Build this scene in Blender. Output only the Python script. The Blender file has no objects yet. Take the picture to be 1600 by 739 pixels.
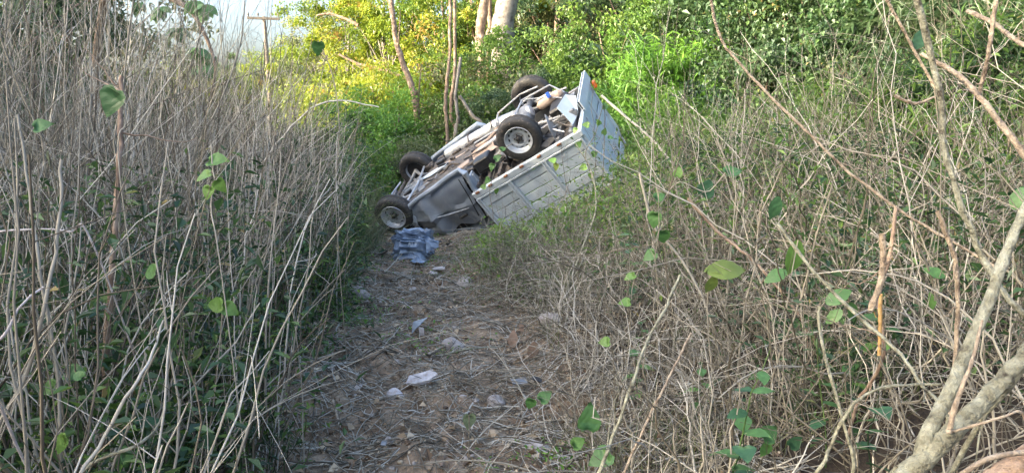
import bpy, math, random
import numpy as np
from mathutils import Vector, Matrix
rng = np.random.default_rng(7)
random.seed(7)
R = math.radians
SC = bpy.context.scene
COL = SC.collection

# ------------------------------------------------------------------ camera, sky, sun, exposure
CAM_H, PITCH, FPX = 1.6, R(8.0), 1142.0
cd = bpy.data.cameras.new('camera'); cam = bpy.data.objects.new('camera', cd); COL.objects.link(cam)
cam.location = (0, 0, CAM_H); cam.rotation_euler = (R(90) - PITCH, 0, 0)
cd.sensor_width = 36; cd.lens = 36 * FPX / 1600; cd.clip_end = 3000; cd.clip_start = 0.05
SC.camera = cam
SUN_EL, SUN_AZ = R(15), math.atan2(-0.90, -0.42)      # azimuth as atan2(x, y) of the direction towards the sun
w = bpy.data.worlds.new('World'); SC.world = w; w.use_nodes = True
nt = w.node_tree; bg = nt.nodes['Background']
sk = nt.nodes.new('ShaderNodeTexSky'); sk.sky_type = 'NISHITA'; sk.sun_disc = False
sk.sun_elevation = SUN_EL; sk.sun_rotation = SUN_AZ; sk.air_density = 1.0; sk.dust_density = 10.0; sk.ozone_density = 2.5
nt.links.new(sk.outputs[0], bg.inputs[0]); bg.inputs[1].default_value = 0.15
sl = bpy.data.lights.new('sun', 'SUN'); sl.energy = 2.0; sl.angle = R(0.5); sl.color = (1, 0.86, 0.62)
so = bpy.data.objects.new('sun', sl); COL.objects.link(so)
sd = Vector((math.sin(SUN_AZ) * math.cos(SUN_EL), math.cos(SUN_AZ) * math.cos(SUN_EL), math.sin(SUN_EL)))
so.rotation_euler = sd.to_track_quat('Z', 'Y').to_euler()
SC.view_settings.view_transform = 'Standard'; SC.view_settings.look = 'None'
SC.view_settings.exposure = 3.38; SC.view_settings.use_white_balance = True; SC.view_settings.white_balance_temperature = 6650; SC.view_settings.gamma = 1.0
SC.render.engine = 'CYCLES'
SC.cycles.max_bounces = 6; SC.cycles.diffuse_bounces = 4; SC.cycles.glossy_bounces = 2; SC.cycles.transmission_bounces = 3

FW = np.array([0, math.cos(PITCH), -math.sin(PITCH)]); UP = np.array([0, math.sin(PITCH), math.cos(PITCH)]); CAMP = np.array([0, 0, CAM_H])
def at(px, py, y):
    """the point on the photograph's ray (px, py) at the world distance y"""
    d = FW + np.array([1., 0, 0]) * (px - 800) / FPX - UP * (py - 369.5) / FPX
    return CAMP + d * (y / d[1])

# ------------------------------------------------------------------ noise and terrain
_perm = rng.random((256, 256))
def vn(x, y):
    xi = np.floor(x).astype(int); yi = np.floor(y).astype(int); fx = x - xi; fy = y - yi
    fx = fx * fx * (3 - 2 * fx); fy = fy * fy * (3 - 2 * fy)
    g = lambda a, b: _perm[a & 255, b & 255]
    return (g(xi, yi) * (1 - fx) + g(xi + 1, yi) * fx) * (1 - fy) + (g(xi, yi + 1) * (1 - fx) + g(xi + 1, yi + 1) * fx) * fy - 0.5
def sm(a, b, t):
    u = np.clip((t - a) / (b - a), 0, 1); return u * u * (3 - 2 * u)
def trail_l(y): return np.interp(y, [0, 3.4, 4.1, 5.2, 6.3, 8.2, 9.8, 12, 14], [-1.0, -1.1, -1.22, -1.46, -1.5, -1.75, -1.85, -2.3, -2.4]) + .16 * vn(np.asarray(y, float) * 1.3, np.asarray(y, float) * 0 + 2)
def trail_r(y): return np.interp(y, [0, 3.4, 4.1, 5.2, 6.3, 8.2, 9.8, 10.8, 12], [.25, .36, .36, .25, -.05, -.5, -.82, -.9, -1.0]) + .16 * vn(np.asarray(y, float) * 1.3, np.asarray(y, float) * 0 + 9)
def on_trail(x, y):
    return sm(-.25, .15, x - trail_l(y)) * sm(-.25, .15, trail_r(y) - x) * (1 - sm(12.5, 14, y))
def terrain(x, y):
    x = np.asarray(x, float); y = np.asarray(y, float)
    z = 0.5 * vn(x * .13 + 5, y * .13) * sm(10, 30, np.hypot(x, y))
    tr = on_trail(x, y)
    z = z + (1 - tr) * (0.10 + .12 * vn(x * .9, y * .9)) - .06
    # bank on the right, climbing to the wooded slope
    d = x - trail_r(y)
    z = z + sm(.0, 2.2, d) * .5 * (1 - .8 * sm(10, 12, y))
    z = z + np.maximum(0, x - 4.2 + .4 * vn(y * .4, y * 0 + 3)) * .75 * (1 - sm(14, 60, x))
    # hill behind, from the middle to the right
    e = y - 19 - .25 * np.maximum(0, -x - 3)
    side = sm(-16, 2, x)
    z = z + (np.minimum(np.maximum(0, e), 34) * .13 + .35 * np.minimum(np.maximum(0, e - 12), 30)) * side
    z = np.minimum(z, 26 + 0 * z)
    z = z - sm(3, 9, -x) * .5
    # churned soil of the trail
    near = np.exp(-np.maximum(0, np.hypot(x, y) - 9) / 5)
    z = z + near * (tr * .75 + .25) * (.17 * vn(x * 2.3, y * 2.3) + .08 * vn(x * 6, y * 6) + .035 * vn(x * 14, y * 14) + .018 * vn(x * 30, y * 30))
    return z
def ground_at(px, py):
    d = FW + np.array([1., 0, 0]) * (px - 800) / FPX - UP * (py - 369.5) / FPX
    d = d / np.linalg.norm(d); t = 1.0
    while t < 60:
        p = CAMP + d * t
        if p[2] < terrain(p[0], p[1]): break
        t += .02
    p[2] = float(terrain(p[0], p[1])); return p

# ------------------------------------------------------------------ mesh helpers
def mesh_np(name, V, faces, mat, attr=None, smooth=False):
    V = np.asarray(V, np.float32); me = bpy.data.meshes.new(name)
    faces = [np.asarray(f, np.int32) for f in faces if len(f)]
    nl = sum(f.size for f in faces); npol = sum(len(f) for f in faces)
    me.vertices.add(len(V)); me.vertices.foreach_set('co', V.ravel())
    me.loops.add(nl); me.loops.foreach_set('vertex_index', np.concatenate([f.ravel() for f in faces]))
    me.polygons.add(npol)
    tot = np.concatenate([np.full(len(f), f.shape[1], np.int32) for f in faces])
    me.polygons.foreach_set('loop_start', np.concatenate([[0], np.cumsum(tot)[:-1]]).astype(np.int32))
    if attr is not None:
        a = me.attributes.new('rnd', 'FLOAT', 'POINT'); a.data.foreach_set('value', np.asarray(attr, np.float32))
    me.update(calc_edges=True)
    me.polygons.foreach_set('use_smooth', np.full(npol, smooth))
    if mat: me.materials.append(mat)
    return me
def link(name, me, parent=None, label=None, cat=None, group=None, kind=None):
    o = bpy.data.objects.new(name, me); COL.objects.link(o)
    if parent: o.parent = parent
    tag(o, label, cat, group, kind); return o
def tag(o, label=None, cat=None, group=None, kind=None):
    for k, v in (('label', label), ('category', cat), ('group', group), ('kind', kind)):
        if v: o[k] = v
    return o
def empty(name, loc, label=None, cat=None, group=None, rz=0):
    o = bpy.data.objects.new(name, None); COL.objects.link(o); o.location = tuple(loc); o.rotation_euler.z = rz
    o.empty_display_size = .2
    return tag(o, label, cat, group)

def tubes(P, Rd, sides=3, rnd=None):
    """many tubes at once: P (n,k,3), Rd (n,k) -> V, quads, attr"""
    P = np.asarray(P, float); Rd = np.asarray(Rd, float); n, k, _ = P.shape
    T = np.gradient(P, axis=1); T /= np.linalg.norm(T, axis=2, keepdims=True) + 1e-9
    m = np.abs(T.mean(axis=1)); ref = np.zeros((n, 3)); ref[np.arange(n), m.argmin(axis=1)] = 1
    A = np.cross(T, ref[:, None, :]); A /= np.linalg.norm(A, axis=2, keepdims=True) + 1e-9
    B = np.cross(T, A)
    ang = np.arange(sides) * 2 * np.pi / sides
    V = P[:, :, None, :] + Rd[:, :, None, None] * (A[:, :, None, :] * np.cos(ang)[None, None, :, None] + B[:, :, None, :] * np.sin(ang)[None, None, :, None])
    idx = np.arange(n * k * sides).reshape(n, k, sides)
    q = np.stack([idx[:, :-1, :], np.roll(idx[:, :-1, :], -1, 2), np.roll(idx[:, 1:, :], -1, 2), idx[:, 1:, :]], -1).reshape(-1, 4)
    at_ = np.repeat(rnd if rnd is not None else rng.random(n), k * sides)
    return V.reshape(-1, 3), q, at_
def join(parts):
    Vs, Fs, As, off = [], {}, [], 0
    for V, f, a in parts:
        if len(V) == 0: continue
        Vs.append(V); Fs.setdefault(f.shape[1], []).append(f + off); As.append(a); off += len(V)
    return np.concatenate(Vs), [np.concatenate(x) for x in Fs.values()], np.concatenate(As)
def norm(a): return a / (np.linalg.norm(a, axis=-1, keepdims=True) + 1e-9)
def leaves(P, D, N, L, W, rnd=None, fold=.25):
    """folded four-point leaves: base P, direction D, face normal N, length L, width W"""
    n = len(P); D = norm(D); S = norm(np.cross(D, N)); N2 = np.cross(S, D)
    L = L[:, None]; W = W[:, None]
    a = P; c = P + D * L - N2 * L * .12; m = P + D * L * .45
    b = m + S * W * .5 + N2 * W * fold; d = m - S * W * .5 + N2 * W * fold
    V = np.stack([a, b, c, d], 1).reshape(-1, 3); i = np.arange(n)[:, None] * 4
    F = np.concatenate([i + [0, 1, 2], i + [0, 2, 3]])
    return V, F, np.repeat(rnd if rnd is not None else rng.random(n), 4)
def rand_dir(n, zs=1.0):
    v = rng.normal(size=(n, 3)); v[:, 2] *= zs; return norm(v)
def curve_pts(cps, k):
    cps = np.asarray(cps, float); n = len(cps); t = np.linspace(0, n - 1, k); out = []
    for u in t:
        i = min(int(u), n - 2); f = u - i
        p0 = cps[max(i - 1, 0)]; p1 = cps[i]; p2 = cps[i + 1]; p3 = cps[min(i + 2, n - 1)]
        out.append(.5 * ((2 * p1) + (-p0 + p2) * f + (2 * p0 - 5 * p1 + 4 * p2 - p3) * f * f + (-p0 + 3 * p1 - 3 * p2 + p3) * f ** 3))
    return np.array(out)

# ------------------------------------------------------------------ materials
def newmat(name):
    m = bpy.data.materials.new(name); m.use_nodes = True; nt = m.node_tree; nt.nodes.clear()
    out = nt.nodes.new('ShaderNodeOutputMaterial'); return m, nt, out
def ramp(nt, stops, inp=None, interp='LINEAR'):
    r = nt.nodes.new('ShaderNodeValToRGB'); r.color_ramp.interpolation = interp
    els = r.color_ramp.elements
    while len(els) < len(stops): els.new(.5)
    for e, (p, c) in zip(els, stops): e.position = p; e.color = (*c, 1)
    if inp: nt.links.new(inp, r.inputs[0])
    return r
def noise(nt, scale, detail=4, rough=.55, vec=None, dist=0):
    n = nt.nodes.new('ShaderNodeTexNoise'); n.inputs['Scale'].default_value = scale; n.inputs['Detail'].default_value = detail
    n.inputs['Roughness'].default_value = rough; n.inputs['Distortion'].default_value = dist
    if vec is None:
        tc = nt.nodes.new('ShaderNodeTexCoord'); vec = tc.outputs['Object']
    nt.links.new(vec, n.inputs['Vector']); return n
def attr_node(nt):
    a = nt.nodes.new('ShaderNodeAttribute'); a.attribute_name = 'rnd'; return a.outputs['Fac']
def leafmat(name, stops, transl=.35, gloss=.06):
    m, nt, out = newmat(name)
    r = ramp(nt, stops, attr_node(nt))
    d = nt.nodes.new('ShaderNodeBsdfDiffuse'); t = nt.nodes.new('ShaderNodeBsdfTranslucent'); g = nt.nodes.new('ShaderNodeBsdfGlossy')
    g.inputs['Roughness'].default_value = .45; g.inputs['Color'].default_value = (.8, .85, .9, 1)
    hs = nt.nodes.new('ShaderNodeHueSaturation'); hs.inputs['Value'].default_value = 1.5; hs.inputs['Hue'].default_value = .485
    nt.links.new(r.outputs[0], d.inputs['Color']); nt.links.new(r.outputs[0], hs.inputs['Color']); nt.links.new(hs.outputs[0], t.inputs['Color'])
    m1 = nt.nodes.new('ShaderNodeMixShader'); m1.inputs[0].default_value = transl
    m2 = nt.nodes.new('ShaderNodeMixShader'); m2.inputs[0].default_value = gloss * .6
    nt.links.new(d.outputs[0], m1.inputs[1]); nt.links.new(t.outputs[0], m1.inputs[2])
    nt.links.new(m1.outputs[0], m2.inputs[1]); nt.links.new(g.outputs[0], m2.inputs[2]); nt.links.new(m2.outputs[0], out.inputs[0])
    return m
def prin(name, stops, scale=8, detail=5, rough=.8, metal=0, bump=0, bscale=None, use_attr=False, spec=.3, mixnoise=.4):
    m, nt, out = newmat(name); b = nt.nodes.new('ShaderNodeBsdfPrincipled'); nt.links.new(b.outputs[0], out.inputs[0])
    n = noise(nt, scale, detail)
    if use_attr:
        a = attr_node(nt); mx = nt.nodes.new('ShaderNodeMix'); mx.data_type = 'FLOAT'; mx.inputs[0].default_value = mixnoise
        nt.links.new(a, mx.inputs[2]); nt.links.new(n.outputs[0], mx.inputs[3]); src = mx.outputs[0]
    else: src = n.outputs[0]
    r = ramp(nt, stops, src); nt.links.new(r.outputs[0], b.inputs['Base Color'])
    b.inputs['Roughness'].default_value = rough; b.inputs['Metallic'].default_value = metal; b.inputs['Specular IOR Level'].default_value = spec
    if bump:
        n2 = noise(nt, bscale or scale * 3, 6); bp = nt.nodes.new('ShaderNodeBump'); bp.inputs['Strength'].default_value = bump
        bp.inputs['Distance'].default_value = .02; nt.links.new(n2.outputs[0], bp.inputs['Height']); nt.links.new(bp.outputs[0], b.inputs['Normal'])
    return m
M = {}
M['soil'] = prin('soil', [(.25, (.06, .042, .028)), (.45, (.18, .13, .088)), (.6, (.28, .21, .145)), (.75, (.37, .295, .215))], 9, 10, .95, bump=1.0, bscale=40)
M['stalk'] = prin('stalk', [(0, (.032, .027, .02)), (.3, (.10, .088, .068)), (.6, (.245, .23, .19)), (.85, (.44, .43, .385)), (1, (.27, .19, .12))], 30, 4, .75, use_attr=True, mixnoise=.25)
M['stalk_pale'] = prin('stalk_pale', [(0, (.035, .03, .02)), (.35, (.13, .115, .085)), (.7, (.31, .29, .24)), (1, (.52, .50, .45))], 30, 4, .75, use_attr=True, mixnoise=.25)
M['litter'] = prin('litter', [(0, (.06, .035, .02)), (.35, (.18, .125, .08)), (.7, (.33, .26, .175)), (.95, (.46, .39, .29)), (1, (.36, .17, .06))], 20, 3, .85, use_attr=True, mixnoise=.15)
M['bark_pale'] = prin('bark_pale', [(.3, (.05, .042, .03)), (.40, (.16, .155, .11)), (.58, (.26, .26, .195)), (.68, (.32, .32, .25)), (.76, (.12, .09, .06))], 26, 12, .8, bump=1.0, bscale=70)
M['bark_tan'] = prin('bark_tan', [(.3, (.10, .075, .055)), (.45, (.24, .19, .14)), (.6, (.36, .30, .225)), (.75, (.20, .17, .13))], 26, 10, .8, bump=.8, bscale=70)
M['bark_brown'] = prin('bark_brown', [(.3, (.10, .07, .05)), (.5, (.22, .16, .12)), (.7, (.34, .27, .21))], 12, 8, .85, bump=.6, bscale=30)
M['bark_grey'] = prin('bark_grey', [(.3, (.07, .06, .05)), (.45, (.18, .16, .14)), (.6, (.26, .24, .215)), (.75, (.12, .10, .08))], 7, 12, .85, bump=.6, bscale=14)
M['snapped_wood'] = prin('snapped_wood', [(.35, (.16, .11, .07)), (.5, (.36, .22, .08)), (.7, (.42, .30, .16))], 40, 4, .8)
G = {
 'leaf_sunlit': [(0, (.06, .11, .012)), (.3, (.12, .19, .018)), (.6, (.205, .265, .026)), (.85, (.30, .325, .045)), (1, (.32, .22, .06))],  # the sun's yellow is painted into this leaf colour
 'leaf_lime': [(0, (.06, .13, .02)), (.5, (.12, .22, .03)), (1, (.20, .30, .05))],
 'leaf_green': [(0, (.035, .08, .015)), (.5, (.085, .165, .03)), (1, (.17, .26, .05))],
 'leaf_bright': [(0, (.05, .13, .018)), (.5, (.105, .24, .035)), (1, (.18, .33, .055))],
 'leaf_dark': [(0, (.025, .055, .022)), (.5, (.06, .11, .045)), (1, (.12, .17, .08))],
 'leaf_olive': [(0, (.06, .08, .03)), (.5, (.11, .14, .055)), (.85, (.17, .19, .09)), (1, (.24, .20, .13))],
 'leaf_under': [(0, (.012, .032, .012)), (.5, (.035, .08, .025)), (.9, (.10, .17, .05)), (1, (.24, .20, .08))],  # undergrowth green, darkened to stand for shade between the stems
}
for k_, v_ in G.items(): M[k_] = leafmat(k_, v_)
M['stone'] = prin('stone', [(.3, (.16, .13, .11)), (.5, (.30, .27, .25)), (.7, (.44, .41, .39))], 14, 8, .9, bump=.8, bscale=35)
M['stone_pale'] = prin('stone_pale', [(.3, (.22, .18, .15)), (.45, (.36, .33, .32)), (.7, (.50, .47, .47))], 16, 8, .85, bump=.6, bscale=40)

# ------------------------------------------------------------------ ground
xs = np.concatenate([-np.geomspace(700, 12, 40), np.arange(-11.5, -3, .25), np.arange(-3, 1.2, .032), np.arange(1.2, 8, .12), np.arange(8, 16, .4), np.geomspace(16.5, 700, 34)])
ys = np.concatenate([-np.geomspace(500, 3, 22), np.arange(-2.5, 2.3, .3), np.arange(2.4, 12.6, .036), np.arange(12.7, 24, .25), np.geomspace(24.5, 900, 50)])
X, Y = np.meshgrid(xs, ys); Z = terrain(X, Y)
nx, ny = len(xs), len(ys); I = np.arange(nx * ny).reshape(ny, nx)
Q = np.stack([I[:-1, :-1], I[:-1, 1:], I[1:, 1:], I[1:, :-1]], -1).reshape(-1, 4)
M['soil'].node_tree  # bare soil on the trail, dark humus with painted shade under the thickets
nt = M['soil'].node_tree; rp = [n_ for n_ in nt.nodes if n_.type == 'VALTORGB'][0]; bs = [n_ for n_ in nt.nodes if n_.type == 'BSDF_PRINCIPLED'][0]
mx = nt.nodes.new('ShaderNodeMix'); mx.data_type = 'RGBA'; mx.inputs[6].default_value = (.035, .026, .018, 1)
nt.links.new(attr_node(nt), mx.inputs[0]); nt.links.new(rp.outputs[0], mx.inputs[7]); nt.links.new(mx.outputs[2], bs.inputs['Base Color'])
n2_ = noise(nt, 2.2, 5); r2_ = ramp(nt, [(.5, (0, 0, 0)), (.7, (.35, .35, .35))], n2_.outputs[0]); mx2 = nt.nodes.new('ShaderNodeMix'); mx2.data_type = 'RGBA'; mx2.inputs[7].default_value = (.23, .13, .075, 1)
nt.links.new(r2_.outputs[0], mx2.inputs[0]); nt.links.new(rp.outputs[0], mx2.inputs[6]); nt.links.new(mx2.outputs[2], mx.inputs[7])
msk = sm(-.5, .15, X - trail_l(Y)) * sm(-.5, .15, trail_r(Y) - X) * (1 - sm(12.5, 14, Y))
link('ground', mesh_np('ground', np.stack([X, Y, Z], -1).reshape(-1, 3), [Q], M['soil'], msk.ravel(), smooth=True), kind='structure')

# ------------------------------------------------------------------ the overturned truck
VR = Matrix(((-0.7844, 0.1495, 0.6019), (0.3873, 0.8761, 0.2871), (-0.4844, 0.4584, -0.7451)))
VT = Vector((0.216, 11.433, 1.878))
truck = empty('flatbed_truck', (0, 0, 0), 'overturned grey flatbed truck lying on its crushed cab with wheels in the air', 'truck')
truck.matrix_world = Matrix.Translation(VT) @ VR.normalized().to_4x4()
def metal(name, c1, c2, rough=.45, metallic=.0, mud=.25, scale=3):
    m, nt, out = newmat(name); b = nt.nodes.new('ShaderNodeBsdfPrincipled'); nt.links.new(b.outputs[0], out.inputs[0])
    n1 = noise(nt, scale, 6, .6); r1 = ramp(nt, [(.35, c1), (.65, c2)], n1.outputs[0])
    n2 = noise(nt, scale * 4, 10, .75); r2 = ramp(nt, [(.5 + .12 * (1 - mud * 2), (0, 0, 0)), (.72, (1, 1, 1))], n2.outputs[0])
    mx = nt.nodes.new('ShaderNodeMix'); mx.data_type = 'RGBA'; mx.inputs[7].default_value = (.24, .185, .14, 1)
    ml = nt.nodes.new('ShaderNodeMath'); ml.operation = 'MULTIPLY'; ml.inputs[1].default_value = min(1, mud * 2.4)
    nt.links.new(r2.outputs[0], ml.inputs[0]); nt.links.new(ml.outputs[0], mx.inputs[0]); nt.links.new(r1.outputs[0], mx.inputs[6])
    nt.links.new(mx.outputs[2], b.inputs['Base Color']); b.inputs['Metallic'].default_value = metallic
    rr = nt.nodes.new('ShaderNodeMapRange'); rr.inputs[3].default_value = rough; rr.inputs[4].default_value = .9
    nt.links.new(ml.outputs[0], rr.inputs[0]); nt.links.new(rr.outputs[0], b.inputs['Roughness'])
    bp = nt.nodes.new('ShaderNodeBump'); bp.inputs['Strength'].default_value = .25; bp.inputs['Distance'].default_value = .01
    nt.links.new(n2.outputs[0], bp.inputs['Height']); nt.links.new(bp.outputs[0], b.inputs['Normal']); return m
M['cab_paint'] = metal('cab_paint', (.22, .25, .29), (.33, .37, .42), .28, 0.0, .25)
M['cab_edge'] = metal('cab_edge', (.24, .28, .33), (.36, .41, .47), .35, .2, .3)
M['bed_paint'] = metal('bed_paint', (.35, .41, .455), (.45, .51, .555), .5, 0, .24, 7)
M['bed_rail'] = metal('bed_rail', (.39, .44, .48), (.49, .54, .575), .45, 0, .3, 7)
M['chassis'] = metal('chassis', (.03, .03, .03), (.08, .072, .065), .7, .1, .7, 5)
M['chassis_grey'] = metal('chassis_grey', (.12, .125, .13), (.26, .265, .27), .5, .3, .4, 6)
M['silver'] = metal('silver', (.28, .29, .30), (.44, .45, .46), .4, .3, .4, 5)
M['rim_silver'] = metal('rim_silver', (.42, .45, .49), (.56, .59, .63), .35, .35, .14, 8)
M['tyre'] = metal('tyre', (.018, .018, .018), (.04, .038, .036), .75, 0, .28, 5)
M['black'] = metal('black', (.008, .008, .008), (.02, .02, .022), .5, 0, .15, 5)
M['peach'] = metal('peach', (.28, .20, .145), (.42, .32, .25), .7, 0, .3, 6)
M['lamp_brown'] = metal('lamp_brown', (.16, .055, .02), (.26, .11, .05), .4, 0, .3, 20)
M['lamp_orange'] = metal('lamp_orange', (.75, .12, .02), (.85, .18, .03), .25, 0, .02, 20)
M['blue_plastic'] = metal('blue_plastic', (.03, .10, .42), (.05, .16, .55), .35, 0, .02, 20)

import bmesh
def bm_box(bm, c, s, rot=None, bev=0.0, jitter=0.0):
    r = bmesh.ops.create_cube(bm, size=1)
    vs = r['verts']
    for v in vs: v.co = Vector((v.co.x * s[0], v.co.y * s[1], v.co.z * s[2]))
    if bev:
        es = list({e for v in vs for e in v.link_edges})
        rb = bmesh.ops.bevel(bm, geom=es, offset=bev, segments=1, affect='EDGES')
        vs = list({v for f in rb['faces'] for v in f.verts} | {v for v in vs if v.is_valid})
    mt = Matrix.Translation(Vector(c)) @ ((rot or Matrix.Identity(3)).to_4x4())
    for v in vs:
        v.co = mt @ v.co
        if jitter: v.co += Vector([random.uniform(-jitter, jitter) for _ in range(3)])
def bm_tube(bm, pts, r, sides=8, cap=True):
    pts = [Vector(p) for p in pts]; rings = []
    rr = r if hasattr(r, '__len__') else [r] * len(pts)
    ref = None
    for i, p in enumerate(pts):
        t = (pts[min(i + 1, len(pts) - 1)] - pts[max(i - 1, 0)]).normalized()
        if ref is None:
            ref = Vector((0, 0, 1)) if abs(t.z) < .8 else Vector((0, 1, 0))
        a = t.cross(ref).normalized(); b = t.cross(a)
        rings.append([bm.verts.new(p + rr[i] * (a * math.cos(k * 2 * math.pi / sides) + b * math.sin(k * 2 * math.pi / sides))) for k in range(sides)])
    for A_, B_ in zip(rings, rings[1:]):
        for k in range(sides): bm.faces.new((A_[k], A_[(k + 1) % sides], B_[(k + 1) % sides], B_[k]))
    if cap:
        bm.faces.new(rings[0][::-1]); bm.faces.new(rings[-1])
def bm_lathe(bm, prof, seg=32, skip=None):
    """profile (r, y) turned about the Y axis"""
    rings = []
    for (r, y) in prof:
        rings.append([bm.verts.new((r * math.cos(k * 2 * math.pi / seg), y, r * math.sin(k * 2 * math.pi / seg))) for k in range(seg)])
    for i, (A_, B_) in enumerate(zip(rings, rings[1:])):
        for k in range(seg):
            if skip and skip(i, k): continue
            bm.faces.new((A_[k], A_[(k + 1) % seg], B_[(k + 1) % seg], B_[k]))
    return rings
def finish(name, bm, mat, parent=None, smooth=False, loc=None, **kw):
    bmesh.ops.recalc_face_normals(bm, faces=bm.faces)
    me = bpy.data.meshes.new(name); bm.to_mesh(me); bm.free(); me.materials.append(M[mat] if isinstance(mat, str) else mat)
    if smooth:
        me.polygons.foreach_set('use_smooth', [True] * len(me.polygons))
        me.set_sharp_from_angle(angle=R(35))
    o = link(name, me, parent, **kw)
    if loc: o.location = loc
    return o
def box_part(name, c, s, mat, parent=None, rot=None, bev=.004, jitter=0, **kw):
    bm = bmesh.new(); bm_box(bm, c, s, rot, bev, jitter); return finish(name, bm, mat, parent or truck, **kw)
def tube_part(name, pts, r, mat, parent=None, sides=8, **kw):
    bm = bmesh.new(); bm_tube(bm, pts, r, sides); return finish(name, bm, mat, parent or truck, smooth=True, **kw)

WB = 2.55
# wheels: y = outer side is -1 for the near wheels
def wheel(x, y, z, out, steer=0, dual=False):
    wm = bpy.data.objects.new('wheel', None); COL.objects.link(wm); wm.parent = truck; wm.location = (x, y, z); wm.rotation_euler = (0, random.uniform(0, 3), steer if out < 0 else steer + math.pi)
    # local -Y faces outwards
    bm = bmesh.new(); wd = .105
    prof = [(.195, wd * .80), (.215, wd * .95), (.26, wd * 1.05), (.300, wd), (.325, wd * .84), (.338, wd * .66)]
    tread = []
    for ty in (.52, .30, .26, .05, .0, -.05, -.26, -.30, -.52):
        tread.append((.332 if abs(ty) in (.26, .0) else .341, wd * ty))
    prof = prof + tread + [(r_, -y_) for r_, y_ in prof[::-1]]
    rings = bm_lathe(bm, prof, 48)
    for j, rg in enumerate(rings):           # tread blocks on the shoulders
        r0 = prof[j][0]
        if .322 < r0 < .342 and abs(prof[j][1]) > wd * .5:
            for k_, v in enumerate(rg):
                if k_ % 2: v.co.x *= .972; v.co.z *= .972
    finish('tyre', bm, 'tyre', wm, smooth=True)
    bm = bmesh.new()
    prof = [(.196, wd * .85), (.185, wd * .6), (.182, 0), (.190, -wd * .55), (.203, -wd * .82), (.212, -wd * .97), (.208, -wd * 1.03), (.196, -wd * .96), (.186, -wd * .62), (.176, -wd * .42),
            (.166, -wd * .34), (.142, -wd * .38), (.125, -wd * .48), (.105, -wd * .52), (.085, -wd * .42), (.075, -wd * .36), (.0, -wd * .36)]
    bm_lathe(bm, prof, 48, skip=lambda i, k_: i == 10 and k_ % 4 in (0, 1) )
    finish('rim', bm, 'rim_silver', wm, smooth=True)
    bm = bmesh.new(); bm_lathe(bm, [(.0, wd * .5), (.178, wd * .5), (.178, wd * .1), (.0, wd * .1)], 24); finish('drum_backing', bm, 'black', wm, smooth=True)  # black drum put in as the dark seen through the rim holes
    bm = bmesh.new(); bm_lathe(bm, [(.052, -wd * .35), (.048, -wd * .62), (.030, -wd * .85), (.0, -wd * .9)], 16)
    finish('hub_cap', bm, 'black', wm, smooth=True)
    for k_ in range(5):
        a = k_ * 2 * math.pi / 5; bm = bmesh.new()
        bmesh.ops.create_cone(bm, cap_ends=True, segments=6, radius1=.011, radius2=.009, depth=.028, matrix=Matrix.Translation((.068 * math.cos(a), -wd * .5, .068 * math.sin(a))) @ Matrix.Rotation(R(90), 4, 'X'))
        finish('wheel_nut', bm, 'chassis', wm)
    return wm
wheel(WB, -.72, 0, -1, R(4)); wheel(0, -.72, 0, -1); wheel(WB, .72, 0, 1, R(8)); wheel(0, .72, 0, 1)
# chassis
for s in (-1, 1):
    bm = bmesh.new()
    bm_box(bm, (1.05, s * .37, .24), (3.7, .055, .13), bev=.006)
    for xx in np.arange(-.8, 2.8, .3): bm_box(bm, (xx, s * .37 - s * .0, .24), (.05, .064, .05))
    finish('frame_rail', bm, 'chassis_grey', truck)
    bm = bmesh.new()
    for l_, (a, b_) in enumerate([(-.62, .62), (-.5, .5), (-.36, .36)]):
        for t in range(8):
            x0 = a + (b_ - a) * t / 8; x1 = a + (b_ - a) * (t + 1) / 8; z0 = .13 - .07 * (1 - (x0 / .62) ** 2) - l_ * .012; z1 = .13 - .07 * (1 - (x1 / .62) ** 2) - l_ * .012
            bm_tube(bm, [(x0, s * .50, z0), (x1, s * .50, z1)], [.02, .02], 4)
    finish('leaf_spring', bm, 'chassis_grey', truck)
    tube_part('shock_absorber', [(.05, s * .42, -.02), (.32, s * .36, .1), (.42, s * .34, .2)], [.022, .026, .03], 'silver')
    bm = bmesh.new(); bm_box(bm, (0, s * .50, -.07), (.16, .10, .03), bev=.004)
    for dx in (-.05, .05): bm_tube(bm, [(dx, s * .50, -.1), (dx, s * .50, .08)], .011, 6)
    finish('spring_clamp', bm, 'silver', truck)
    bm = bmesh.new(); bm_tube(bm, [(WB - .45, s * .3, .12), (WB - .1, s * .5, .03), (WB, s * .64, -.02)], [.03, .028, .035], 8)
    bm_tube(bm, [(WB + .35, s * .3, .12), (WB + .1, s * .5, .03), (WB, s * .64, -.02)], [.028, .028, .035], 8)
    finish('suspension_arm', bm, 'chassis_grey', truck, smooth=True)
for xx in (-.7, -.35, .45, 1.1, 1.75, 2.85):
    box_part('cross_member', (xx, 0, .235 if xx < 2.5 else .2), (.09, .70, .09), 'chassis_grey', bev=.01)
bm = bmesh.new(); bm_tube(bm, [(0, -.66, 0), (0, -.25, 0), (0, -.15, 0), (0, 0, 0), (0, .12, 0), (0, .22, 0), (0, .66, 0)], [.042, .045, .09, .145, .12, .05, .042], 14)
finish('rear_axle', bm, 'chassis_grey', truck, smooth=True)
bm = bmesh.new(); bm_lathe(bm, [(0, -.06), (.08, -.05), (.10, 0), (.08, .05), (0, .06)], 14)
o = finish('differential', bm, 'silver', truck, smooth=True); o.location = (-.08, 0, -.02); o.rotation_euler = (0, 0, R(90))
tube_part('drive_shaft', [(.1, 0, .01), (.5, 0, .05), (1.3, 0, .10), (1.75, 0, .12)], [.05, .038, .038, .055], 'silver', sides=10)
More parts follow.
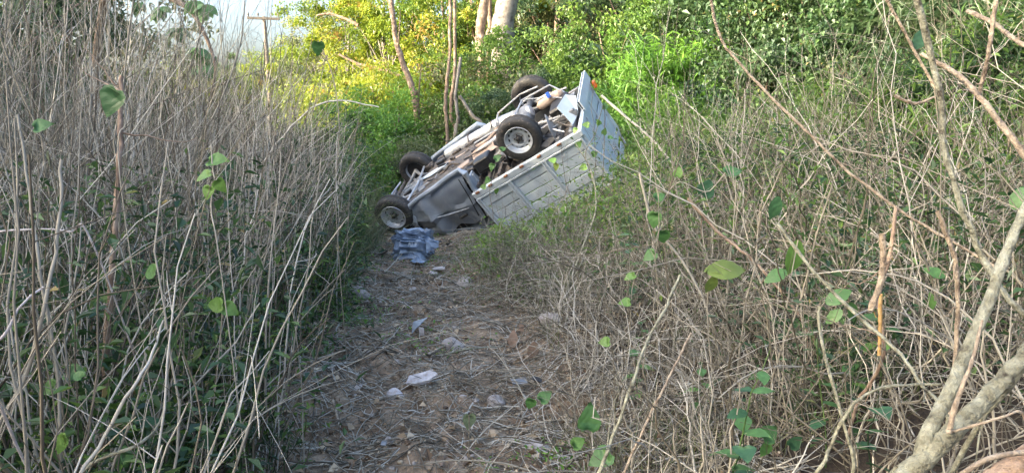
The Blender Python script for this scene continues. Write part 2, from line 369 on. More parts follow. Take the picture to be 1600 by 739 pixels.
# tie rods and stabiliser bars reaching over the rear axle, as in the photograph
tube_part('stabiliser_bar', [(.72, .42, .02), (.60, .58, -.10), (.1, .60, -.16), (-.25, .5, -.14)], .015, 'silver')
tube_part('stabiliser_bar', [(.50, -.30, -.04), (.08, -.28, -.15), (.02, .3, -.15), (-.45, .42, -.08), (-.60, .34, .12)], .015, 'silver')
tube_part('brake_pipe', [(.3, -.1, .08), (.15, .1, -.12), (-.05, .25, -.14), (-.3, .3, 0), (-.6, .1, .1)], .009, 'silver')
tube_part('tie_rod', [(WB - .22, -.6, -.02), (WB - .25, 0, .0), (WB - .22, .6, -.02)], .018, 'silver')
tube_part('tie_rod', [(WB + .1, -.35, -.06), (WB + .35, .1, -.06), (WB + .28, .45, -.05)], .016, 'silver')
bm = bmesh.new(); bm_box(bm, (WB - .05, 0, .12), (.26, .8, .10), bev=.02); bm_box(bm, (WB + .55, 0, .10), (.08, 1.1, .10), bev=.01)
finish('front_subframe', bm, 'chassis_grey', truck)
bm = bmesh.new(); bm_box(bm, (2.0, .02, .20), (.55, .32, .26), bev=.05, jitter=.015); bm_box(bm, (2.5, .02, .16), (.5, .38, .26), bev=.05, jitter=.02); bm_box(bm, (1.68, 0, .16), (.3, .22, .2), bev=.04)
for k_ in range(9): bm_box(bm, (1.55 + k_ * .13, .0, .08 + .01 * (k_ % 3)), (.025, .26, .05), bev=.005)
finish('gearbox', bm, 'chassis_grey', truck)
bm = bmesh.new(); bm_lathe(bm, [(0, -.12), (.1, -.11), (.13, -.08), (.13, .08), (.1, .11), (0, .12)], 12)
tube_part('exhaust_pipe', [(2.4, .34, .1), (1.9, .30, .06), (1.4, .26, .08), (.9, .30, .10), (.62, .52, .06)], .028, 'peach', sides=10)
finish('air_filter', bm, 'chassis', truck, smooth=True, loc=(1.45, -.22, .2))
# long pale tank along the far rail
bm = bmesh.new(); bm_tube(bm, [(.32, .56, .10), (.36, .56, .10), (.6, .58, .09), (1.5, .62, .07), (1.85, .64, .06), (1.9, .64, .06)], [.02, .10, .125, .125, .11, .02], 16)
finish('fuel_tank', bm, 'silver', truck, smooth=True)
tube_part('tank_strap', [(.8, .45, .0), (.8, .58, -.045), (.8, .70, -.02), (.8, .73, .1)], .012, 'chassis')
tube_part('tank_strap', [(1.3, .48, .0), (1.3, .61, -.06), (1.3, .73, -.03), (1.3, .76, .1)], .012, 'chassis')
# peach coloured torn sheets and black ducts by the cab's rear
def sheet(name, pts, mat, th=.006, rough=.02, parent=None, sub=2, **kw):
    bm = bmesh.new(); vs = [bm.verts.new(p) for p in pts]; bm.faces.new(vs)
    bmesh.ops.triangulate(bm, faces=bm.faces); bmesh.ops.subdivide_edges(bm, edges=bm.edges, cuts=sub, use_grid_fill=True)
    for v in bm.verts: v.co += Vector([random.uniform(-rough, rough) for _ in range(3)])
    bmesh.ops.solidify(bm, geom=bm.faces[:], thickness=th)
    return finish(name, bm, mat, parent or truck, **kw)
sheet('torn_sheet', [(1.42, -.10, .12), (1.12, .02, .03), (.75, .05, .05), (.62, -.22, .1), (1.1, -.3, .16)], 'peach', label='peach coloured torn sheet')
sheet('torn_sheet', [(.7, .1, .05), (.35, .12, .0), (.3, -.1, .1), (.6, -.15, .12)], 'peach', label='peach coloured torn sheet')
sheet('heat_shield', [(2.3, -.05, .05), (1.5, -.18, .06), (1.4, -.32, .13), (2.3, -.25, .12)], 'chassis_grey')
sheet('heat_shield', [(2.75, .2, .04), (1.75, .1, .02), (1.7, .3, .05), (2.7, .38, .08)], 'bed_rail', label='pale dented shield')
box_part('battery_box', (.85, -.42, .14), (.3, .24, .2), 'black', bev=.02)
box_part('battery_box', (1.15, -.35, .18), (.22, .3, .22), 'black', bev=.02, rot=Matrix.Rotation(R(15), 3, 'Y'))
sheet('mudguard', [(.36, -.52, .1), (.40, -.52, .32), (.40, -.80, .32), (.36, -.80, .16)], 'black', sub=1)
sheet('mudguard', [(-.42, -.45, -.02), (-.46, -.5, .32), (-.46, -.80, .32), (-.44, -.72, .16)], 'chassis_grey', sub=1)
sheet('mudguard', [(-.62, -.42, .02), (-.74, -.62, .30), (-.80, -.30, .30), (-.86, -.10, .12), (-.74, -.1, .02)], 'bed_paint', sub=1, rough=.006, label='pale triangular plate under the rear')
box_part('air_tank', (-.52, .05, .16), (.3, .5, .13), 'black', bev=.03)
tube_part('silencer', [(-.15, .22, .06), (-.2, .22, .06), (-.55, .28, .08), (-.6, .28, .08)], [.03, .075, .075, .03], 'peach', sides=12)
box_part('blue_connector', (-.42, .18, -.03), (.05, .05, .09), 'blue_plastic', rot=Matrix.Rotation(R(20), 3, 'X'))
sheet('torn_lining', [(.1, -.55, .2), (-.35, -.6, .22), (-.6, -.7, .30), (-.1, -.82, .33), (.3, -.75, .3)], 'black', rough=.04)
for k_ in range(9):
    x0 = -.65 + k_ * .14; tube_part('hanging_strap', [(x0, -.5, .22), (x0 + .08, -.62, .14 + .04 * (k_ % 3)), (x0 - .1, -.74, .28)], .012, ['chassis', 'silver', 'black'][k_ % 3], sides=5)
for k_ in range(26):
    x0 = random.uniform(1.15, 2.9); y0 = random.uniform(-.62, .62); l = random.uniform(.15, .6)
    tube_part('pipe', [(x0, y0, .05 + random.uniform(-.03, .04)), (x0 - l * .5, y0 + random.uniform(-.08, .08), .04 + random.uniform(-.04, .04)), (x0 - l, y0 + random.uniform(-.12, .12), .08)], random.uniform(.008, .028), random.choice(['chassis', 'chassis_grey', 'silver', 'chassis', 'black', 'chassis_grey']), sides=6)
for k_ in range(16):
    bm = bmesh.new(); bm_box(bm, (random.uniform(1.2, 2.8), random.uniform(-.6, .6), .06 + random.uniform(-.03, .03)), (random.uniform(.06, .25), random.uniform(.04, .16), random.uniform(.03, .1)), Matrix.Rotation(random.uniform(-.5, .5), 3, 'Z'), bev=.008); finish('bracket', bm, random.choice(['chassis', 'chassis_grey', 'black', 'peach']), truck)
for k_ in range(14):
    bm = bmesh.new(); bm_box(bm, (random.uniform(-.6, .9), random.uniform(-.78, .5), .22 + random.uniform(-.1, .06)), (random.uniform(.06, .3), random.uniform(.04, .12), random.uniform(.02, .08)), Matrix.Rotation(random.uniform(-.8, .8), 3, 'Y') @ Matrix.Rotation(random.uniform(-.5, .5), 3, 'Z'), bev=.006); finish('bracket', bm, random.choice(['chassis', 'chassis_grey', 'black']), truck)
# bed floor and bearers
box_part('bed_floor', (.15, 0, .395), (1.93, 1.62, .035), 'chassis')
for xx in np.arange(-.7, 1.1, .22): box_part('bed_bearer', (xx, 0, .335), (.06, 1.56, .075), 'chassis' if int(xx * 100) % 2 else 'chassis_grey')
XF, XR, YN, YS = 1.14, -.80, -.83, .83
ZT = 1.30
for s, nm in ((-1, 'near'), (1, 'far')):
    yy = s * .835
    side = bpy.data.objects.new('side_gate', None); COL.objects.link(side); side.parent = truck
    bm = bmesh.new(); bm_box(bm, ((XF + XR) / 2, yy, .385), (XF - XR + .04, .075, .105), bev=.012); bm_box(bm, ((XF + XR) / 2, yy + s * .03, .455), (XF - XR + .02, .03, .03), bev=.004)
    finish('top_rail', bm, 'bed_rail', side)
    bm = bmesh.new(); bm_box(bm, ((XF + XR) / 2, yy, ZT + .02), (XF - XR + .02, .05, .05), bev=.006); finish('bottom_rail', bm, 'bed_rail', side)
    for xx in (XF - .02, .52, -.12, XR + .02):
        bm = bmesh.new()
        for dx in (-.026, .026): bm_box(bm, (xx + dx, yy + s * .030, (.44 + ZT) / 2), (.016, .05, ZT - .44), bev=.003)
        bm_box(bm, (xx, yy + s * .010, (.44 + ZT) / 2), (.07, .02, ZT - .46), bev=.003)
        finish('stake', bm, 'bed_rail', side)
    zs = np.linspace(.475, ZT - .01, 6)
    for a, b_ in ((XR + .05, -.16), (-.08, .48), (.56, XF - .06)):
        for z0, z1 in zip(zs, zs[1:]):
            bm = bmesh.new(); bm_box(bm, ((a + b_) / 2, yy + random.uniform(-.009, .009), (z0 + z1) / 2), (b_ - a, .022, z1 - z0 - .017), Matrix.Rotation(R(random.uniform(-.9, .9)), 3, 'Y'), bev=.004)
            finish('plank', bm, 'bed_paint', side)
    for xx in (1.05, .80, .50, .20, -.12, -.48):
        bm = bmesh.new(); bm_box(bm, (xx, yy + s * .044, .350), (.075, .03, .04), bev=.01); finish('marker_lamp', bm, 'lamp_brown', side)
    for xx in (.82, .22, -.42):
        bm = bmesh.new(); bm_tube(bm, [(xx - .03, yy + s * .02, .52), (xx - .025, yy + s * .05, .55), (xx + .015, yy + s * .05, .55), (xx + .03, yy + s * .03, .52)], .006, 6); finish('rope_hook', bm, 'silver', side, smooth=True)
hb = bpy.data.objects.new('headboard', None); COL.objects.link(hb); hb.parent = truck
for z0, z1 in zip(zs, zs[1:]): 
    bm = bmesh.new(); bm_box(bm, (XF + .02, 0, (z0 + z1) / 2), (.022, 1.6, z1 - z0 - .01), bev=.004); finish('plank', bm, 'bed_paint', hb)
tg = bpy.data.objects.new('tailgate', None); COL.objects.link(tg); tg.parent = truck
tg.location = (XR, 0, .38); tg.rotation_euler = (0, R(4), 0)
for z0, z1, wd, sk_ in ((.06, .30, 1.66, 0), (.33, .56, 1.66, .01), (.585, .84, 1.66, -.01), (.865, 1.0, 1.64, 0), (1.08, 1.20, 1.5, -.06)):
    bm = bmesh.new(); bm_box(bm, (-.035, sk_, (z0 + z1) / 2), (.022, wd, z1 - z0), Matrix.Rotation(R(random.uniform(-1.2, 1.2)), 3, 'X'), bev=.004); finish('plank', bm, 'bed_paint', tg)
for yy in (-.80, -.27, .27, .80):
    bm = bmesh.new(); bm_box(bm, (-.055, yy, .62), (.025, .05, 1.16), bev=.004); finish('stake', bm, 'bed_rail', tg)
bm = bmesh.new(); bm_box(bm, (-.03, 0, .0), (.07, 1.74, .09), bev=.01); finish('top_rail', bm, 'bed_rail', tg)
# rear sill: two parallel plates seen edge on, a black strip standing for the slot's shade
bm = bmesh.new(); bm_box(bm, (-.90, .30, .245), (.02, 1.15, .17), bev=.003); bm_box(bm, (-.86, .30, .235), (.012, 1.13, .15), bev=.002); finish('rear_sill', bm, 'bed_rail', truck)
box_part('sill_slot_dark', (-.877, .30, .235), (.014, 1.12, .135), 'black')
bm = bmesh.new(); bm_box(bm, (-.93, .80, .42), (.05, .10, .12), bev=.015); finish('tail_lamp', bm, 'lamp_orange', truck, label='orange tail lamp lens')

# the crushed cab: side panel traced in the truck's own x-z plane
def grid_panel(name, top, bot, yf, mat, nu=30, nv=18, th=.012, label=None, parent=None):
    tp = curve_lin(top, nu); bt = curve_lin(bot, nu); bm = bmesh.new(); G_ = []
    for i in range(nu):
        row = []
        for j in range(nv):
            f = j / (nv - 1); x = tp[i][0] * (1 - f) + bt[i][0] * f; z = tp[i][1] * (1 - f) + bt[i][1] * f
            row.append(bm.verts.new((x, yf(i / (nu - 1), f, x, z), z)))
        G_.append(row)
    for i in range(nu - 1):
        for j in range(nv - 1): bm.faces.new((G_[i][j], G_[i + 1][j], G_[i + 1][j + 1], G_[i][j + 1]))
    bmesh.ops.solidify(bm, geom=bm.faces[:], thickness=th)
    return finish(name, bm, mat, parent or truck, smooth=True, label=label)
def curve_lin(p, n):
    p = np.array(p, float); s = np.concatenate([[0], np.cumsum(np.linalg.norm(np.diff(p, axis=0), axis=1))]); t = np.linspace(0, s[-1], n)
    return np.stack([np.interp(t, s, p[:, 0]), np.interp(t, s, p[:, 1])], -1)
cab = bpy.data.objects.new('cab', None); COL.objects.link(cab); cab.parent = truck
def dent(s):
    def f(u, v, x, z):
        y = .80 + .05 * math.sin(v * math.pi * .8) - .07 * math.exp(-(v / .10) ** 2)
        fold = abs(((u * 1.1 + v * .9) % 1.0) - .5)                      # two long creases
        y += .030 * (fold - .25)
        y -= .09 * math.exp(-(((u - .12) / .16) ** 2 + ((v - .62) / .3) ** 2))
        y += .06 * math.exp(-(((u - .30 - .2 * v) / .06) ** 2)) - .05 * math.exp(-(((u - .42 - .2 * v) / .07) ** 2)) + .03 * math.exp(-(((v - .35 - .3 * u) / .05) ** 2))
        y -= .03 * math.exp(-(((v - .72 + .25 * u) / .05) ** 2))
        y += .02 * float(vn(np.array(x * 5.), np.array(z * 5. + 3)))
        return s * y
    return f
sill = [(2.34, .16), (2.17, .0), (1.62, -.03), (1.10, -.06)]
low = [(2.56, .47), (2.31, .76), (2.09, .79), (1.66, .68), (1.47, .80), (1.24, .77)]
grid_panel('door_panel', sill, low, dent(-1), 'cab_paint', parent=cab)
grid_panel('door_panel', sill, low, dent(1), 'cab_paint', parent=cab)
for s in (-1, 1):
    bm = bmesh.new(); bm_tube(bm, [(2.40, s * .74, .20), (2.19, s * .775, -.01), (1.95, s * .76, -.035), (1.62, s * .775, -.045), (1.3, s * .76, -.075), (1.10, s * .78, -.08), (1.045, s * .79, .0), (1.09, s * .80, .3), (1.12, s * .82, .55), (1.19, s * .82, .78)],
            [.035, .04, .035, .045, .04, .045, .05, .045, .04, .035], 8)
    finish('sill', bm, 'cab_edge', cab, smooth=True, label='pale sill and rear pillar')  # slightly paler than the door panels
    bm = bmesh.new(); bm_tube(bm, [(1.17, s * .845, .02), (1.22, s * .865, .35), (1.31, s * .86, .7)], .008, 5); finish('door_seam', bm, 'black', cab)
    bm = bmesh.new(); bm_box(bm, (1.52, s * .868, .575), (.17, .03, .045), bev=.012); finish('door_handle', bm, 'black', cab)
    bm = bmesh.new(); bm_tube(bm, [(2.25, s * .80, .28), (2.05, s * .86, .33), (1.7, s * .875, .42), (1.35, s * .87, .50)], .010, 6); finish('trim_strip', bm, 'cab_paint', cab, smooth=True)
    sheet('crumpled_fender', [(2.36, s * .76, .12), (2.62, s * .70, .40), (2.56, s * .76, .52), (2.33, s * .84, .45), (2.2, s * .80, .1)], 'cab_edge', rough=.025, parent=cab)
bm = bmesh.new(); bm_box(bm, (1.08, 0, .45), (.03, 1.52, .66), bev=.01)
for yy in np.linspace(-.6, .6, 7): bm_box(bm, (1.055, yy, .45), (.025, .05, .6), bev=.008)
finish('rear_wall', bm, 'cab_paint', cab)
bm = bmesh.new(); bm_box(bm, (1.70, 0, .14), (1.15, 1.46, .16), bev=.03, jitter=.01)
for k_ in range(14): bm_box(bm, (random.uniform(1.3, 2.2), random.choice((-1, 1)) * random.uniform(.42, .68), .03), (random.uniform(.05, .2), random.uniform(.04, .1), random.uniform(.03, .08)), bev=.01)
finish('floor_pan', bm, 'chassis', cab)  # pan coloured dark to paint the shadowed gaps between pipes
bm = bmesh.new()
r = bmesh.ops.create_grid(bm, x_segments=20, y_segments=20, size=.5)
for v in bm.verts:
    x = 1.85 + v.co.x * 1.3; y = v.co.y * 1.5; v.co = Vector((x, y, 1.0 + .1 * float(vn(np.array(x * 4), np.array(y * 4))) - .25 * (x - 1.2) + .04 * float(vn(np.array(x * 12), np.array(y * 12)))))
bmesh.ops.solidify(bm, geom=bm.faces[:], thickness=.01); finish('crushed_roof', bm, 'cab_paint', cab, smooth=True)
bm = bmesh.new(); bm_box(bm, (1.75, 0, .55), (1.15, 1.4, .7), bev=.08, jitter=.03); finish('cab_dark_fill', bm, 'black', cab)  # black block stands for the shade inside the crushed cab
# front bumper remains, dark, left of the front wheel
sheet('bumper', [(2.75, -.75, .05), (3.0, -.5, .12), (2.98, -.1, .28), (2.9, -.1, .42), (2.78, -.72, .35)], 'black', rough=.03)
sheet('bumper', [(2.98, .05, .10), (3.02, .7, .08), (2.96, .75, .3), (2.9, .1, .35)], 'cab_edge', rough=.02)
tube_part('bumper_beam', [(2.78, -.6, .18), (2.95, -.2, .12), (2.98, .3, .10), (2.9, .72, .06)], .035, 'chassis')
sheet('dark_inner_fender', [(2.2, -.70, .30), (2.5, -.86, .36), (2.75, -.80, .42), (2.9, -.6, .5), (2.5, -.6, .62), (2.3, -.7, .6)], 'black', rough=.05)  # inner fender in black, which also paints the shaded hollow by the wheel
for k_ in range(8): tube_part('wiring_hose', [(2.4 + .05 * k_, -.5 + .1 * k_, .1), (2.75, -.6 + .15 * k_, .22 + .02 * k_), (2.85, -.6 + .12 * k_, .42)], .012, 'black', sides=5)
sheet('dark_inner_fender', [(2.15, -.55, .05), (2.3, -.78, .25), (2.62, -.72, .40), (2.85, -.55, .3), (2.6, -.5, .12)], 'black', rough=.03)

# ------------------------------------------------------------------ blue crumpled bundle in front of the cab
M['tarp'] = metal('tarp', (.08, .12, .19), (.20, .27, .37), .35, 0, .12, 8)
g0 = ground_at(645, 408)
bun = empty('plastic_sack', (g0[0], g0[1] + .12, g0[2]), 'crumpled blue grey plastic sack lying in front of the crushed cab', 'sack', rz=R(-6))
bm = bmesh.new(); bmesh.ops.create_icosphere(bm, subdivisions=5, radius=1)
for v in bm.verts:
    c = v.co.copy(); e = lambda t: math.copysign(abs(t) ** .6, t)
    n_ = abs(float(vn(np.array(c.x * 2.5 + 9 + c.z * 2), np.array(c.z * 7 + c.y * 3)))) + .22 * abs(float(vn(np.array(c.x * 3 + 2), np.array(c.z * 14 + c.x * 3))))
    v.co = Vector((e(c.x) * .25 + .03 * c.z, e(c.y) * .15, e(c.z) * .21 + .18)) * 1.0 + c * (n_ * .17 - .04)
finish('bag', bm, 'tarp', bun, smooth=True)
def crumple(name, parent, mat, pts, k=10, amp=.010, th=.004, **kw):
    return sheet(name, pts, mat, th, amp, parent, 3, **kw)
crumple('torn_flap', bun, 'tarp', [(.18, -.14, .30), (.34, -.1, .26), (.35, -.12, .18), (.2, -.17, .1)])
crumple('torn_flap', bun, 'tarp', [(.1, -.18, .06), (.22, -.34, .02), (.12, -.36, .01), (.0, -.22, .0)])
tc_ = bpy.data.curves.new('lettering', 'FONT'); tc_.body = 'ALF'; tc_.size = .075; tc_.extrude = .002
to_ = bpy.data.objects.new('tmp', tc_); COL.objects.link(to_)
dg = bpy.context.evaluated_depsgraph_get(); me = bpy.data.meshes.new_from_object(to_.evaluated_get(dg)); bpy.data.objects.remove(to_)
me.materials.clear(); me.materials.append(M['bed_rail']); lo = link('lettering', me, bun); lo.location = (-.02, -.245, .2); lo.rotation_euler = (R(86), 0, 0)

for i_ in range(16):
    px_ = random.uniform(590, 770); g_ = ground_at(px_, random.uniform(378, 400)); bm = bmesh.new()
    vs_ = [bm.verts.new((random.uniform(-.09, .09), random.uniform(-.09, .09), random.uniform(0, .08))) for _ in range(4)]; bm.faces.new(vs_[:3]); bm.faces.new((vs_[0], vs_[2], vs_[3]))
    bmesh.ops.solidify(bm, geom=bm.faces[:], thickness=.006)
    o = finish('trim_fragment', bm, ['black', 'cab_paint', 'chassis', 'cab_edge'][i_ % 4], None, label='torn ' + ['black', 'grey painted', 'dirty dark', 'pale grey'][i_ % 4] + ' trim fragment on the soil by the crushed cab', cat='debris', group='torn trim round the crushed cab'); o.location = (g_[0], g_[1], g_[2] + .01)
# ------------------------------------------------------------------ crowns and trees
def crown_mesh(name, n, rad, hgt, nclump, L, W, droop=.3, clump=.35, seed=0, core=.35, zb=0):
    """leaf clumps spread through an uneven volume; returns clump centres and the leaf data"""
    C_ = rand_dir(nclump); rr = core + (1 - core) * rng.random(nclump) ** .5
    lump = 1 + .45 * np.sin(C_[:, 0] * 3 + seed) * np.cos(C_[:, 1] * 4 + seed * 2) + rng.normal(0, .10, nclump)
    C_ = C_ * (rr * lump)[:, None] * np.array([rad, rad, hgt / 2]) + [0, 0, zb + hgt / 2]
    ci = rng.integers(0, nclump, n); csz = (clump * (.6 + .8 * rng.random(nclump)))[ci]
    off = rng.normal(size=(n, 3)) * csz[:, None] * np.array([.5, .5, .32]); P = C_[ci] + off
    out = norm(P - np.array([0, 0, zb + hgt * .35])); D = norm(out * .6 + rand_dir(n) * .9 + np.array([0, 0, -droop]))
    N = norm(np.array([0, 0, 1.]) + rand_dir(n) * .55 + out * .35)
    s = .6 + .7 * rng.random(n)
    tint = np.clip(.5 + rng.normal(0, .16, nclump)[ci] + rng.normal(0, .14, n), 0, 1)
    return C_, leaves(P, D, N, L * s, W * s, tint)
def wood_mesh(name, C_, h_tr, r0, bend=.3, nb=14, top=None):
    k = 14; t = np.linspace(0, 1, k); topz = top if top else h_tr
    b = rng.normal(0, bend, 2); ph = rng.random(4) * 6
    P = np.stack([b[0] * t * t + .10 * np.sin(t * 7 + ph[0]) * t, b[1] * t * t + .10 * np.sin(t * 6 + ph[1]) * t, t * topz - .3 * (1 - t)], -1)
    Rr = r0 * (1 - .72 * t) * (1 + .35 * np.exp(-t * 14)) * (1 + .06 * np.sin(t * 40 + ph[2]))
    parts = [tubes(P[None], Rr[None], 9)]
    if nb:
        idx = rng.choice(len(C_), min(nb, len(C_)), replace=False); Bp, Br = [], []
        for i in idx:
            c = C_[i]; tt = np.clip((c[2] / topz) * .65, .15, .93); j = tt * (k - 1); p0 = P[int(j)]
            u = np.linspace(0, 1, 7)[:, None]; mid = (p0 + c) / 2 + rng.normal(0, .12, 3) - [0, 0, .1]
            Bp.append((1 - u) ** 2 * p0 + 2 * u * (1 - u) * mid + u * u * c); Br.append(r0 * .38 * (1 - .85 * u[:, 0]) * (1 - .5 * tt))
        parts.append(tubes(np.array(Bp), np.array(Br), 5))
    V, F, A_ = join(parts); return V, F, A_
PROTO = {}
def proto(key, n, rad, hgt, ncl, L, W, h_tr, r0, zb, droop=.3, clump=.35, nb=14, bend=.3, core=.35):
    C_, (V, F, A_) = crown_mesh(key, n, rad, hgt, ncl, L, W, droop, clump, len(PROTO), core, zb)
    cm = mesh_np(key + '_crown', V, [F], M['leaf_green'], A_)
    V, F, A_ = wood_mesh(key, C_, h_tr, r0, bend, nb, top=zb + hgt * .8)
    tm = mesh_np(key + '_trunk', V, F, M['bark_brown'], A_, smooth=True)
    PROTO[key] = (cm, tm)
proto('broad', 12500, 2.3, 4.6, 75, .13, .062, 6, .13, 1.6, clump=.37, nb=26)
proto('tall', 12000, 1.8, 6.2, 85, .14, .07, 8, .12, 1.4, clump=.36, nb=26)
proto('airy', 6000, 1.8, 5, 55, .13, .06, 7, .09, 2.0, clump=.40, nb=40)
proto('bushy', 13000, 1.5, 2.6, 80, .11, .05, 2, .05, .0, clump=.38, nb=20)
proto('shrub', 9000, 1.1, 1.7, 60, .10, .042, 1.2, .03, .0, clump=.30, nb=16)
proto('ferny', 9000, 1.3, 2.4, 70, .20, .035, 1.8, .04, .0, droop=.6, clump=.35, nb=16)
proto('vine', 12000, 1.3, 4.2, 100, .09, .06, 3, .04, .0, droop=.9, clump=.33, nb=10)
def copy_to(me, name, parent, mat):
    o = link(name, me, parent); o.material_slots[0].link = 'OBJECT'; o.material_slots[0].material = mat; return o
def tree(name, key, x, y, sc, leafm, barkm, label, cat='tree', group=None, rz=None, dz=0, szz=1.0):
    root = empty(name, (x, y, float(terrain(x, y)) + dz), label, cat, group, rz=random.uniform(0, 6.28) if rz is None else rz)
    root.scale = (sc, sc, sc * szz)
    stem = 'trunk' if cat == 'tree' else 'stems'
    copy_to(PROTO[key][1], stem, root, M[barkm]); copy_to(PROTO[key][0], 'crown' if cat == 'tree' else 'foliage', root, M[leafm]); return root
def tx(px, y): return (px - 800) / FPX * (y + 1.0) * .99

# sunlit wood behind the truck, left of centre
for px, y, key, sc, lm, bk, lab in [
    (520, 34, 'airy', 1.05, 'leaf_olive', 'bark_grey', 'thin airy tree at the right edge of the open sky'),
    (468, 40, 'airy', .85, 'leaf_olive', 'bark_grey', 'sparse half bare tree just right of the utility pole'),
    (560, 30, 'broad', 1.05, 'leaf_sunlit', 'bark_grey', 'sunlit golden green tree above the bright low bush'),
    (615, 27, 'tall', 1.05, 'leaf_sunlit', 'bark_grey', 'sunlit yellow green tree behind the pale curved trunk'),
    (655, 31, 'broad', 1.25, 'leaf_sunlit', 'bark_brown', 'broad sunlit tree filling the top of the picture left of centre'),
    (695, 25, 'tall', .95, 'leaf_sunlit', 'bark_brown', 'lime green tree directly behind the slim grey trunks'),
    (740, 25, 'broad', 1.0, 'leaf_green', 'bark_brown', 'green tree behind the two brown trunks'),
    (805, 26, 'broad', 1.1, 'leaf_sunlit', 'bark_brown', 'sunlit tree behind the thick pale trunk'),
    (855, 24, 'tall', .95, 'leaf_olive', 'bark_brown', 'olive tree right of the thick pale trunk'),
    (905, 27, 'broad', 1.1, 'leaf_lime', 'bark_brown', 'green tree above the far rear wheel of the truck'),
    (960, 26, 'broad', 1.2, 'leaf_lime', 'bark_brown', 'green tree rising behind the raised tailgate'),
]: tree('broadleaf_tree', key, tx(px, y), y, sc, lm, bk, lab)
for px, y, key, sc, lm, lab in [
    (350, 44, 'broad', 1.0, 'leaf_olive', 'low olive tree left of the utility pole'),
    (392, 47, 'tall', .95, 'leaf_green', 'small dark topped tree just left of the utility pole'),
    (440, 44, 'broad', 1.02, 'leaf_sunlit', 'low golden tree right of the utility pole foot'),
    (490, 42, 'broad', 1.1, 'leaf_sunlit', 'golden tree where the open sky ends'),
    (300, 44, 'broad', 1.0, 'leaf_sunlit', 'low golden tree seen through the bare stalk tips'),
    (530, 40, 'broad', .95, 'leaf_sunlit', 'golden tree behind the thin airy tree'),
    (250, 42, 'broad', .9, 'leaf_olive', 'low olive tree behind the left thicket'),
]: tree('broadleaf_tree', key, tx(px, y), y, sc, lm, 'bark_brown', lab)
# under-storey bushes between the trunks
for px, y, key, sc, lm, lab in [
    (600, 19, 'bushy', 1.0, 'leaf_bright', 'bright green bush left of the slim grey trunks'),
    (562, 20.5, 'bushy', .85, 'leaf_lime', 'lime bush behind the left edge of the bright green bush'),
    (648, 20, 'shrub', 1.1, 'leaf_bright', 'bright shrub at the foot of the pale curved trunk'),
    (520, 20, 'bushy', .8, 'leaf_lime', 'olive bush beside the leaning pale stalks'),
    (570, 15.5, 'shrub', .75, 'leaf_lime', 'dull olive shrub behind the trail end'),
    (625, 16.5, 'shrub', .75, 'leaf_green', 'green shrub left of the far front wheel'),
    (680, 16, 'shrub', .85, 'leaf_olive', 'olive shrub behind the far front wheel'),
    (745, 18, 'bushy', .7, 'leaf_dark', 'dark bush behind the middle of the truck chassis'),
    (770, 18.8, 'bushy', 1.2, 'leaf_olive', 'olive bush over the feet of the two brown trunks'),
    (808, 19, 'bushy', 1.25, 'leaf_green', 'green bush right of the thick pale trunk foot'),
    (795, 18.5, 'vine', 1.02, 'leaf_green', 'green vine mass over the foot of the thick pale trunk'),
    (785, 17, 'vine', .62, 'leaf_dark', 'dark leafy mass left of the far rear wheel'),
    (705, 18.5, 'shrub', 1.0, 'leaf_green', 'green shrub in front of the slim grey trunks'),
    (840, 17, 'vine', .72, 'leaf_dark', 'dark leafy mass behind the far rear wheel'),
    (885, 16.5, 'vine', .72, 'leaf_green', 'leafy mass between far rear wheel and tailgate'),
    (650, 24, 'bushy', 1.2, 'leaf_sunlit', 'golden bush deep between the pale trunks'),
    (600, 24, 'bushy', 1.25, 'leaf_sunlit', 'golden bush above the bright green bush'),
    (540, 26, 'bushy', 1.25, 'leaf_sunlit', 'golden bush above the leaning pale stalks'),
    (695, 22, 'bushy', 1.1, 'leaf_lime', 'lime bush deep behind the slim trunks'),
    (730, 21, 'bushy', .85, 'leaf_dark', 'dark green bush right of the slim trunks'),
    (810, 21, 'bushy', 1.0, 'leaf_green', 'green bush below the thick pale trunk'),
    (860, 21, 'bushy', 1.15, 'leaf_olive', 'yellowish vine covered bush right of the thick pale trunk'),
    (925, 19, 'vine', 1.0, 'leaf_green', 'vine covered bush above the tailgate corner'),
]: tree('leafy_bush', key, tx(px, y), y, sc, lm, 'bark_brown', lab, 'bush')
